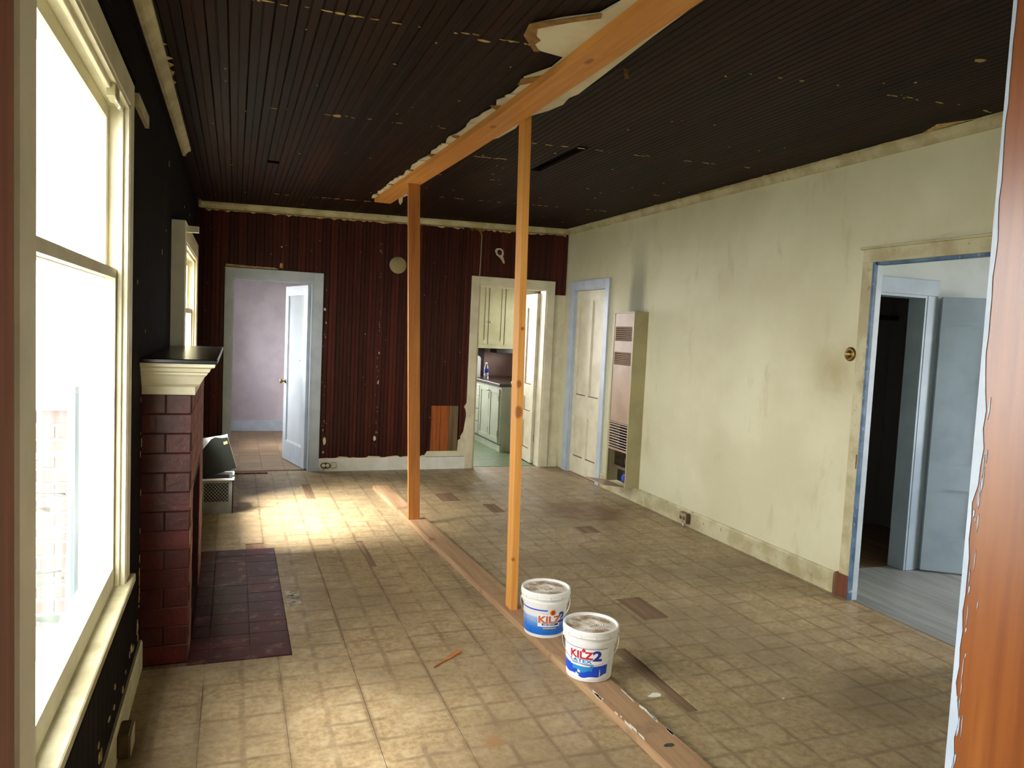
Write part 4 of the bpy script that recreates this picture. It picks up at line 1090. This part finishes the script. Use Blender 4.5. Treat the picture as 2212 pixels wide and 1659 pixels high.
# crate with a magazine file
ct = thing('milk_crate', 'grey plastic milk crate beyond the fireplace', 'crate', (-0.10, 6.62, 0))
cx0, cx1, cy0, cy1, chh = -0.245, 0.012, 6.48, 6.78, 0.29
def frame_side(axis, a, thick):
    bm = bmesh.new()
    if axis == 'Y':
        u0, u1 = cx0, cx1
        put = lambda p, q, r, s: bx(bm, p, q, a, a+thick, r, s)
    else:
        u0, u1 = cy0, cy1
        put = lambda p, q, r, s: bx(bm, a, a+thick, p, q, r, s)
    put(u0, u1, 0.0, 0.10); put(u0, u1, chh-0.035, chh); put(u0, u0+0.035, 0.10, chh-0.035); put(u1-0.035, u1, 0.10, chh-0.035)
    n = 7; w = (u1-u0-0.07)
    for i in range(-5, n+1):
        for s in (-1, 1):
            pts = []
            z0_, z1_ = 0.10, chh-0.035; H_ = z1_-z0_
            ua = u0+0.035+w*i/n; ub = ua+H_*0.9
            if s < 0: ua, ub = ub, ua
            ta, tb = 0.0, 1.0
            lo_, hi_ = u0+0.035, u1-0.035
            d = ub-ua
            for lim, sign in ((lo_, 1), (hi_, -1)):
                t = (lim-ua)/d
                inside_inc = (d > 0) == (sign > 0)
                if inside_inc: ta = max(ta, t)
                else: tb = min(tb, t)
            if tb-ta < 0.05: continue
            p = (ua+d*ta, z0_+H_*ta); q = (ua+d*tb, z0_+H_*tb)
            if axis == 'Y': tube(bm, [(p[0], a+thick/2, p[1]), (q[0], a+thick/2, q[1])], 0.0028, 4)
            else: tube(bm, [(a+thick/2, p[0], p[1]), (a+thick/2, q[0], q[1])], 0.0028, 4)
    obj('side', bm, 'crate', ct)
frame_side('Y', cy0, 0.008); frame_side('Y', cy1-0.008, 0.008); frame_side('X', cx0, 0.008); frame_side('X', cx1-0.008, 0.008)
bm = bmesh.new(); bx(bm, cx0+0.008, cx1-0.008, cy0+0.008, cy1-0.008, 0.006, 0.016); obj('bottom', bm, 'crate', ct)
bm = bmesh.new()
for q in cells(cx0-0.008, cx1+0.008, cy0-0.008, cy1+0.008, [(cx0+0.004, cx1-0.004, cy0+0.004, cy1-0.004)]): bx(bm, q[0], q[1], q[2], q[3], chh-0.012, chh+0.002)
obj('rim', bm, 'file_in', ct)

mf = thing('magazine_file', 'tilted dark green cardboard magazine file standing in the crate', 'file box', (-0.12, 6.60, 0.03))
FP = [(-0.235, 0.515), (-0.222, 0.534), (-0.189, 0.577), (-0.165, 0.612), (-0.136, 0.628), (-0.082, 0.622), (-0.042, 0.628), (0.0, 0.490), (0.034, 0.370), (-0.16, 0.309), (-0.235, 0.287)]
def mfp(pts, y0, t, mat, nm): return obj(nm, prism(bmesh.new(), [(p[0], y0, p[1]) for p in pts], (0, t, 0)), mat, mf)
mfp(FP, 6.520, 0.004, 'file', 'side')
mfp(FP, 6.606, 0.004, 'file', 'side')
mfp([(-0.235, 0.49), (-0.03, 0.53), (-0.041, 0.642), (-0.075, 0.632), (-0.235, 0.606)], 6.602, 0.003, 'file_in', 'lining')
bm = bmesh.new(); prism(bm, [(-0.046, 6.524, 0.628), (-0.042, 6.524, 0.640), (0.0, 6.524, 0.490), (0.034, 6.524, 0.370), (0.030, 6.524, 0.369), (-0.004, 6.524, 0.488)], (0, 0.078, 0)); obj('spine', bm, 'file_in', mf)
bm = bmesh.new(); prism(bm, [(-0.235, 6.524, 0.287), (-0.16, 6.524, 0.309), (0.030, 6.524, 0.369), (0.029, 6.524, 0.373), (-0.161, 6.524, 0.313), (-0.236, 6.524, 0.291)], (0, 0.078, 0)); obj('base', bm, 'file', mf)
bm = bmesh.new(); prism(bm, [(-0.072, 6.5195, 0.588), (-0.042, 6.5195, 0.598), (-0.036, 6.5195, 0.575), (-0.066, 6.5195, 0.565)], (0, -0.001, 0)); obj('sticker', bm, 'outlet', mf)
bm = bmesh.new(); bx(bm, -0.232, -0.020, 6.495, 6.70, 0.0165, 0.284, 0.003); o = obj('carton', bm, 'file'); tag(o, 'black carton filling the milk crate under the magazine file', 'carton')

# ------------------------------------------------------------------ wall heater
ht = thing('wall_heater', 'tall tan enamel wall heater with its bottom flap hanging open', 'heater', (XR-0.075, 6.47, 0.145))
hx, hy0, hy1, hz0, hz1 = 3.548, 6.262, 6.678, 0.145, 1.845
bm = bmesh.new()
bx(bm, hx+0.012, XR-0.0005, hy0, hy0+0.012, hz0, hz1); obj('side_panel', bm, 'heater_side', ht)
bm = bmesh.new(); bx(bm, hx+0.012, XR-0.0005, hy1-0.012, hy1, hz0, hz1); obj('side_panel', bm, 'heater_side', ht)
bm = bmesh.new(); bx(bm, hx+0.012, XR-0.0005, hy0+0.012, hy1-0.012, hz1-0.012, hz1); obj('top_panel', bm, 'heater_side', ht)
bm = bmesh.new()
for (a, b) in ((hy0, hy0+0.014), (hy1-0.03, hy1)): bx(bm, hx, hx+0.012, a, b, hz0, hz1)
bx(bm, hx, hx+0.012, hy0+0.014, hy1-0.03, hz1-0.014, hz1)
obj('face_frame', bm, 'heater_side', ht)
L1, L2 = (1.56, 1.70), (1.325, 1.45)
fy0, fy1 = hy0+0.016, hy1-0.032
bm = bmesh.new()
for q in cells(fy0, fy1, 0.76, hz1-0.016, [(fy0+0.02, fy1-0.02, *L1), (fy0+0.02, fy1-0.02, *L2)]): bx(bm, hx+0.003, hx+0.011, q[0], q[1], q[2], q[3])
fpn = obj('front_panel', bm, 'heater', ht)
for (za, zb) in (L1, L2):
    n = 7
    for i in range(n):
        z = za+(i+0.5)*(zb-za)/n
        piece('louver', (0.016, fy1-fy0-0.042, 0.006), (hx+0.010, (fy0+fy1)/2, z), 'heater', fpn, 0, (0, math.radians(35), 0))
bm = bmesh.new(); bx(bm, hx+0.03, hx+0.034, fy0, fy1, 1.2, hz1-0.02); obj('flue_baffle', bm, 'heater_dark', ht)
lower = bpy.data.objects.new('lower_grille', None)
bm = bmesh.new()
for q in cells(fy0, fy1, 0.48, 0.757, [(fy0+0.006, fy1-0.006, 0.50, 0.745)]): bx(bm, hx+0.001, hx+0.010, q[0], q[1], q[2], q[3])
lg = obj('lower_grille', bm, 'heater', ht)
for i in range(9):
    z = 0.515+i*0.0265
    piece('louver', (0.020, fy1-fy0-0.012, 0.005), (hx+0.008, (fy0+fy1)/2, z), 'heater', lg, 0, (0, math.radians(30), 0))
bm = bmesh.new(); bx(bm, XR-0.02, XR-0.004, hy0+0.012, hy1-0.012, hz0, hz1-0.02); obj('back_panel', bm, 'heater_dark', ht)
bm = bmesh.new(); bx(bm, hx+0.03, XR-0.02, hy0+0.03, hy1-0.10, 0.30, 0.312); bx(bm, hx+0.03, hx+0.036, hy0+0.03, hy1-0.10, 0.312, 0.33); bx(bm, hx+0.035, XR-0.02, hy1-0.115, hy1-0.10, 0.312, 0.47); obj('burner_tray', bm, 'outlet_brown', ht)
bm = bmesh.new(); lathe(bm, [(0.0, 0), (0.035, 0), (0.035, 0.05), (0.02, 0.055), (0, 0.055)], 20, hx+0.075, hy0+0.10, 0.36); obj('gas_valve', bm, 'brass', ht, smooth=False)
bm = bmesh.new(); lathe(bm, [(0.0, 0), (0.038, 0), (0.038, 0.012), (0.030, 0.016), (0.030, 0.028), (0, 0.03)], 24)
bmesh.ops.rotate(bm, verts=bm.verts, cent=(0, 0, 0), matrix=Matrix.Rotation(-PI/2, 3, 'Y')); bmesh.ops.translate(bm, verts=bm.verts, vec=(hx+0.05, hy0+0.09, 0.225)); obj('control_knob', bm, 'blue_knob', ht)
bm = bmesh.new(); bx(bm, hx+0.05, hx+0.12, hy0+0.03, hy0+0.16, 0.17, 0.29, 0.004); obj('gas_valve', bm, 'heater_dark', ht)
# flap: hinged low, dropped forward into the room
bm = bmesh.new(); hexa(bm, [(hx-0.235, fy0, 0.187), (hx-0.235, fy1, 0.187), (hx+0.004, fy1, 0.150), (hx+0.004, fy0, 0.150)], [(hx-0.235, fy0, 0.193), (hx-0.235, fy1, 0.193), (hx+0.004, fy1, 0.156), (hx+0.004, fy0, 0.156)])
obj('access_flap', bm, 'heater', ht)

# ------------------------------------------------------------------ fittings on the walls
bm = bmesh.new(); lathe(bm, [(0, 0), (0.044, 0), (0.046, 0.004), (0.040, 0.012), (0.033, 0.014), (0.030, 0.011), (0.024, 0.011), (0.021, 0.022), (0.012, 0.028), (0, 0.029)], 32)
bmesh.ops.rotate(bm, verts=bm.verts, cent=(0, 0, 0), matrix=Matrix.Rotation(-PI/2, 3, 'Y'))
o = obj('brass_wall_fitting', bm, 'brass', smooth=True); o.location = (XR-0.0005, 3.735, 1.557); tag(o, 'round tarnished brass fitting on the cream wall beside the bedroom doorway', 'wall fitting')

bm = bmesh.new(); lathe(bm, [(0, 0), (0.094, 0), (0.094, 0.004), (0.086, 0.010), (0.03, 0.014), (0, 0.015)], 40)
bmesh.ops.rotate(bm, verts=bm.verts, cent=(0, 0, 0), matrix=Matrix.Rotation(PI/2, 3, 'X'))
o = obj('flue_cover', bm, 'tan_disc', smooth=True); o.location = (1.665, YB-0.0205, 2.272); tag(o, 'round cream flue cover high on the red board wall', 'flue cover')

def receptacle(t, x, y, z, facing, mat):
    """duplex receptacle on a surface box; facing '-X', '-Y' or '+X'"""
    return None
ot = thing('wall_outlet', 'old surface outlet box on the dirty cream right baseboard', 'outlet', (XR-0.045, 5.40, 0.03))
bm = bmesh.new(); bx(bm, XR-0.060, XR-0.0185, 5.345, 5.455, 0.030, 0.118, 0.006); obj('box', bm, 'outlet_brown', ot)
bm = bmesh.new(); bx(bm, XR-0.066, XR-0.059, 5.349, 5.451, 0.034, 0.114, 0.002); fc = obj('face', bm, 'outlet', ot)
for yy in (5.378, 5.422):
    bm = bmesh.new(); lathe(bm, [(0, 0), (0.017, 0), (0.017, 0.003), (0.014, 0.004), (0, 0.004)], 18)
    bmesh.ops.rotate(bm, verts=bm.verts, cent=(0, 0, 0), matrix=Matrix.Rotation(-PI/2, 3, 'Y')); bmesh.ops.translate(bm, verts=bm.verts, vec=(XR-0.066, yy, 0.074)); so = obj('socket', bm, 'outlet_brown', fc)
bm = bmesh.new(); tube(bm, [(XR-0.045, 5.40, 0.031), (XR-0.047, 5.402, 0.012), (XR-0.047, 5.402, 0.001)], 0.009, 8); obj('conduit', bm, 'wire', ot)

ot = thing('wall_outlet', 'round twin outlet on the white back baseboard beside the pale blue door casing', 'outlet', (0.955, YB-0.05, 0.03))
yb = YB-0.038
bm = bmesh.new(); pts = [(0.893+0.004, yb, 0.07)]
prism(bm, [(0.945+0.052*math.copysign(abs(math.cos(t*PI/12))**0.7, math.cos(t*PI/12)), yb, 0.066+0.030*math.copysign(abs(math.sin(t*PI/12))**0.8, math.sin(t*PI/12))) for t in range(24)], (0, -0.028, 0)); obj('box', bm, 'outlet_brown', ot)
for xx in (0.922, 0.966):
    bm = bmesh.new(); lathe(bm, [(0, 0), (0.020, 0), (0.020, 0.005), (0.015, 0.007), (0.014, 0.005), (0, 0.005)], 20)
    bmesh.ops.rotate(bm, verts=bm.verts, cent=(0, 0, 0), matrix=Matrix.Rotation(PI/2, 3, 'X')); bmesh.ops.translate(bm, verts=bm.verts, vec=(xx, yb-0.028, 0.070)); obj('socket', bm, 'cream', ot)
bm = bmesh.new(); tube(bm, [(0.925, yb-0.014, 0.037), (0.925, yb-0.014, 0.001)], 0.008, 8); obj('conduit', bm, 'wire', ot)
bm = bmesh.new(); bx(bm, 1.008, 1.058, YB-0.062, YB-0.0385, 0.045, 0.10, 0.003); o = obj('wall_plug', bm, 'cream'); tag(o, 'small cream cube tap next to the twin outlet on the back baseboard', 'outlet')

ot = thing('wall_outlet', 'dark outlet box on the baseboard under the near window', 'outlet', (XL+0.055, 2.93, 0.01))
bm = bmesh.new(); bx(bm, XL+0.0348, XL+0.075, 2.865, 2.985, 0.012, 0.10, 0.005); obj('box', bm, 'outlet_brown', ot)
bm = bmesh.new(); bx(bm, XL+0.0745, XL+0.080, 2.870, 2.980, 0.018, 0.094, 0.002); obj('face', bm, 'outlet', ot)

# ------------------------------------------------------------------ kitchen seen through the doorway
KX, KY = 3.300, 9.27
bc = thing('base_cabinet', 'pale green kitchen base cabinet seen through the doorway', 'cabinet', (3.6, 10.0, 0))
bm = bmesh.new(); bx(bm, KX+0.02, 4.29, KY, 10.94, 0.10, 0.865); bx(bm, KX+0.05, 4.29, KY, 10.94, 0.0, 0.10); obj('body', bm, 'cabinet', bc)
bm = bmesh.new(); bx(bm, KX+0.02, KX+0.07, KY-0.02, 10.94, 0.0, 0.085); obj('toe_board', bm, 'cabinet', bc)
def cab_door(parent, y0, y1, z0, z1, knoby, knobz):
    bm = bmesh.new()
    for q in cells(y0, y1, z0, z1, [(y0+0.06, y1-0.06, z0+0.06, z1-0.06)]): bx(bm, KX, KX+0.019, q[0], q[1], q[2], q[3])
    d = obj('cabinet_door', bm, 'cabinet', parent)
    bm = bmesh.new(); bx(bm, KX+0.008, KX+0.018, y0+0.058, y1-0.058, z0+0.058, z1-0.058); obj('panel', bm, 'cabinet', d)
    bm = bmesh.new(); lathe(bm, [(0, 0), (0.006, 0), (0.006, 0.012), (0.014, 0.018), (0.012, 0.026), (0, 0.028)], 16)
    bmesh.ops.rotate(bm, verts=bm.verts, cent=(0, 0, 0), matrix=Matrix.Rotation(-PI/2, 3, 'Y')); bmesh.ops.translate(bm, verts=bm.verts, vec=(KX, knoby, knobz)); obj('knob', bm, 'wire', d, smooth=True)
    bm = bmesh.new(); bx(bm, KX-0.003, KX, knoby-0.02 if False else y0+0.006, y0+0.016, z1-0.16, z1-0.08); bx(bm, KX-0.003, KX, y0+0.006, y0+0.016, z0+0.08, z0+0.16); obj('hinge', bm, 'brass', d)
cab_door(bc, KY+0.04, 9.71, 0.115, 0.83, 9.69, 0.79)
cab_door(bc, 9.715, 10.13, 0.115, 0.83, 9.74, 0.79)
for i in range(4):
    bm = bmesh.new(); bx(bm, KX, KX+0.019, 10.16, 10.85, 0.12+i*0.18, 0.285+i*0.18, 0.003); d = obj('drawer', bm, 'cabinet', bc)
    bm = bmesh.new(); lathe(bm, [(0, 0), (0.006, 0), (0.006, 0.012), (0.014, 0.018), (0, 0.026)], 12)
    bmesh.ops.rotate(bm, verts=bm.verts, cent=(0, 0, 0), matrix=Matrix.Rotation(-PI/2, 3, 'Y')); bmesh.ops.translate(bm, verts=bm.verts, vec=(KX, 10.5, 0.20+i*0.18)); obj('knob', bm, 'wire', d, smooth=True)
bm = bmesh.new(); bx(bm, KX-0.015, 4.29, KY-0.015, 10.945, 0.866, 0.905, 0.004)
tag(obj('countertop', bm, 'counter'), 'dark brown kitchen countertop on the pale green cabinet', 'countertop')
uc = thing('upper_cabinet', 'cream green kitchen wall cabinet with four tall doors', 'cabinet', (3.8, 10.75, 1.34))
bm = bmesh.new(); bx(bm, 3.26, 4.29, 10.52, 10.945, 1.34, 2.60); obj('body', bm, 'cabinet_up', uc)
for i, (a, b) in enumerate(((3.275, 3.50), (3.515, 3.755), (3.77, 4.01), (4.025, 4.275))):
    bm = bmesh.new()
    for q in cells(a, b, 1.40, 2.50, [(a+0.045, b-0.045, 1.46, 2.44)]): bx(bm, q[0], q[1], 10.50, 10.52, q[2], q[3])
    d = obj('cabinet_door', bm, 'cabinet_up', uc)
    bm = bmesh.new(); bx(bm, a+0.044, b-0.044, 10.510, 10.5195, 1.459, 2.441); obj('panel', bm, 'cabinet_up', d)
    kx = a+0.022 if i % 2 else b-0.022
    bm = bmesh.new(); lathe(bm, [(0, 0), (0.007, 0), (0.006, 0.014), (0.015, 0.020), (0, 0.03)], 14)
    bmesh.ops.rotate(bm, verts=bm.verts, cent=(0, 0, 0), matrix=Matrix.Rotation(PI/2, 3, 'X')); bmesh.ops.translate(bm, verts=bm.verts, vec=(kx, 10.50, 1.73)); obj('knob', bm, 'wire', d, smooth=True)
    bm = bmesh.new(); bx(bm, b-0.05 if i % 2 else a+0.01, b-0.01 if i % 2 else a+0.05, 10.497, 10.50, 1.44, 1.50); obj('hinge', bm, 'cabinet_up', d)
bt = thing('water_bottle', 'clear plastic water bottle on the kitchen countertop', 'bottle', (3.440, 10.30, 0.9055))
bm = bmesh.new(); lathe(bm, [(0, 0), (0.030, 0), (0.032, 0.006), (0.032, 0.06), (0.029, 0.07), (0.032, 0.08), (0.032, 0.15), (0.022, 0.19), (0.013, 0.205), (0.013, 0.218), (0, 0.218)], 28); obj('bottle_body', bm, 'bottle', bt, local=True, smooth=True)
bm = bmesh.new(); lathe(bm, [(0.0322, 0.085), (0.0328, 0.087), (0.0328, 0.143), (0.0322, 0.145)], 28); obj('bottle_label', bm, 'navy_ink', bt, local=True)
bm = bmesh.new(); lathe(bm, [(0, 0.216), (0.0155, 0.216), (0.0155, 0.234), (0, 0.235)], 20); obj('cap', bm, 'white_ink', bt, local=True)
ap = thing('storage_box', 'white box with a rounded corner at the end of the kitchen countertop', 'box', (3.36, 10.72, 0.9055))
bm = bmesh.new(); pts = [(3.285, 0), (3.432, 0), (3.432, 0.27)] + [(3.432-0.05+0.05*math.cos(t), 0.27+0.05*math.sin(t)) for t in (0.3, 0.7, 1.1, 1.5)] + [(3.285, 0.33)]
prism(bm, [(px, 10.55, 0.906+pz) for px, pz in pts], (0, 0.36, 0)); obj('box_body', bm, 'appliance', ap)
bm = bmesh.new(); bx(bm, 3.30, 3.418, 10.545, 10.55, 0.93, 1.16, 0.002); obj('box_door', bm, 'appliance', ap)
bm = bmesh.new(); bx(bm, 3.70, 4.25, 10.62, 10.94, 1.27, 1.335, 0.004); o = obj('range_hood', bm, 'black'); tag(o, 'dark range hood under the kitchen wall cabinet', 'hood')
bm = bmesh.new(); bx(bm, 3.44, 3.60, 10.915, 10.948, 0.906, 1.339); o = obj('splash_board', bm, 'counter'); tag(o, 'dark upright board behind the water bottle in the kitchen', 'board')

# ------------------------------------------------------------------ outside the near window
ow = thing('garden_wall', 'low red brick wall outside the near window', 'brick wall', (-1.2, 5.6, -0.4))
bm = bmesh.new(); bx(bm, -1.95, -0.57, 5.305, 5.45, -0.4, 0.985); obj('mortar_bed', bm, 'out_mortar', ow)
for c in range(15):
    z = -0.4+(c+0.5)*0.0925
    for i in range(8):
        x0 = -1.98+i*0.215+(0.1 if c % 2 else 0); x1 = x0+0.2
        x0 = max(x0, -1.95); x1 = min(x1, -0.572)
        if x1-x0 > 0.03: piece('brick', (x1-x0, 0.08, 0.078), ((x0+x1)/2, 5.335, z), 'out_brick', ow, 0.004)
bm = bmesh.new(); bx(bm, -1.98, -0.56, 5.28, 5.47, 0.985, 1.03, 0.006); obj('coping', bm, 'out_mortar', ow)
bm = bmesh.new(); tube(bm, [(-0.70, 4.02, -0.4), (-0.70, 4.02, 1.25)], 0.035, 14); o = obj('downpipe', bm, 'pipe', smooth=False); tag(o, 'blue grey downpipe outside the near window', 'downpipe')
pl = thing('garden_plant', 'broad-leaved plant growing outside the near window', 'plant', (-0.98, 4.2, -0.4))
bm = bmesh.new(); tube(bm, [(-0.98, 4.2, -0.4), (-0.97, 4.19, 0.1), (-0.95, 4.2, 0.5), (-0.93, 4.22, 0.85)], [0.012, 0.010, 0.008, 0.004], 8); stm = obj('stem', bm, 'stem', pl)
rnd = random.Random(77)
for i in range(17):
    z = 0.05+i*0.05; a = i*2.4; L = rnd.uniform(0.16, 0.26); Wd = L*0.22; dr = rnd.uniform(-0.5, 0.15)
    bm = bmesh.new(); rows = []
    for k in range(7):
        t = k/6; w = Wd*math.sin(PI*min(max(t, 0.02), 0.985))**0.8; zz = dr*L*t*t + 0.12*L*t
        rows.append([bm.verts.new((L*t+0.02, -w, zz+0.012)), bm.verts.new((L*t+0.02, 0, zz)), bm.verts.new((L*t+0.02, w, zz+0.012))])
    for A, B in zip(rows, rows[1:]):
        for q in range(2): bm.faces.new((A[q], A[q+1], B[q+1], B[q]))
    bmesh.ops.rotate(bm, verts=bm.verts, cent=(0, 0, 0), matrix=Matrix.Rotation(a, 3, 'Z'))
    bmesh.ops.translate(bm, verts=bm.verts, vec=(-0.96, 4.2, z))
    obj('leaf', bm, 'leaf', pl, smooth=True)

# ------------------------------------------------------------------ added trees, out of view, that block sun and sky from two windows
def tree(label, x, y, zc_, r, seed, copy_of=None):
    t = thing('added_shade_tree', label, 'tree', (x, y, -0.4), 0, 'added trees out of view, for shade')
    if copy_of:
        for c in copy_of.children:
            o = c.copy(); COL.objects.link(o); o.parent = t
        return t
    rnd = random.Random(seed)
    bm = bmesh.new(); tube(bm, [(0, 0, 0), (0.05, 0.02, 1.6), (0.0, 0.05, 3.2), (0.05, 0.0, zc_+0.4)], [0.20, 0.16, 0.12, 0.03], 10)
    for i in range(7):
        a = i*2.3; z0 = 2.4+i*0.35
        tube(bm, [(0.02, 0.02, z0), (0.6*math.cos(a), 0.6*math.sin(a), z0+0.5), (1.2*math.cos(a), 1.2*math.sin(a), z0+0.8)], [0.06, 0.04, 0.015], 6)
    obj('trunk', bm, 'stem', t, local=True)
    bm = bmesh.new()
    for _ in range(2700):
        v = Vector((rnd.gauss(0, 1), rnd.gauss(0, 1), rnd.gauss(0, 1))).normalized()*r*rnd.uniform(0.25, 1.0)**0.5
        c = Vector((v.x, v.y, zc_+0.4+v.z*0.95))
        a = Vector((rnd.gauss(0, 1), rnd.gauss(0, 1), rnd.gauss(0, 1))).normalized(); b = a.orthogonal().normalized(); l = rnd.uniform(0.09, 0.15)
        bm.faces.new([bm.verts.new(c-a*l), bm.verts.new(c+b*l*0.4), bm.verts.new(c+a*l), bm.verts.new(c-b*l*0.4)])
    me = bpy.data.meshes.new('foliage'); bm.to_mesh(me); bm.free(); me.materials.append(M['leaf'])
    o = bpy.data.objects.new('foliage', me); COL.objects.link(o); o.parent = t; o['kind'] = 'stuff'
    return t
t1 = tree('added leafy tree out of view, dimming the near window', -3.0, 1.75, 4.9, 1.75, 5)
t2 = tree('added leafy tree out of view, dimming the back room window', -4.3, 8.8, 4.9, 1.75, 6, t1)
t2.scale = (1.4, 1.4, 1.4)
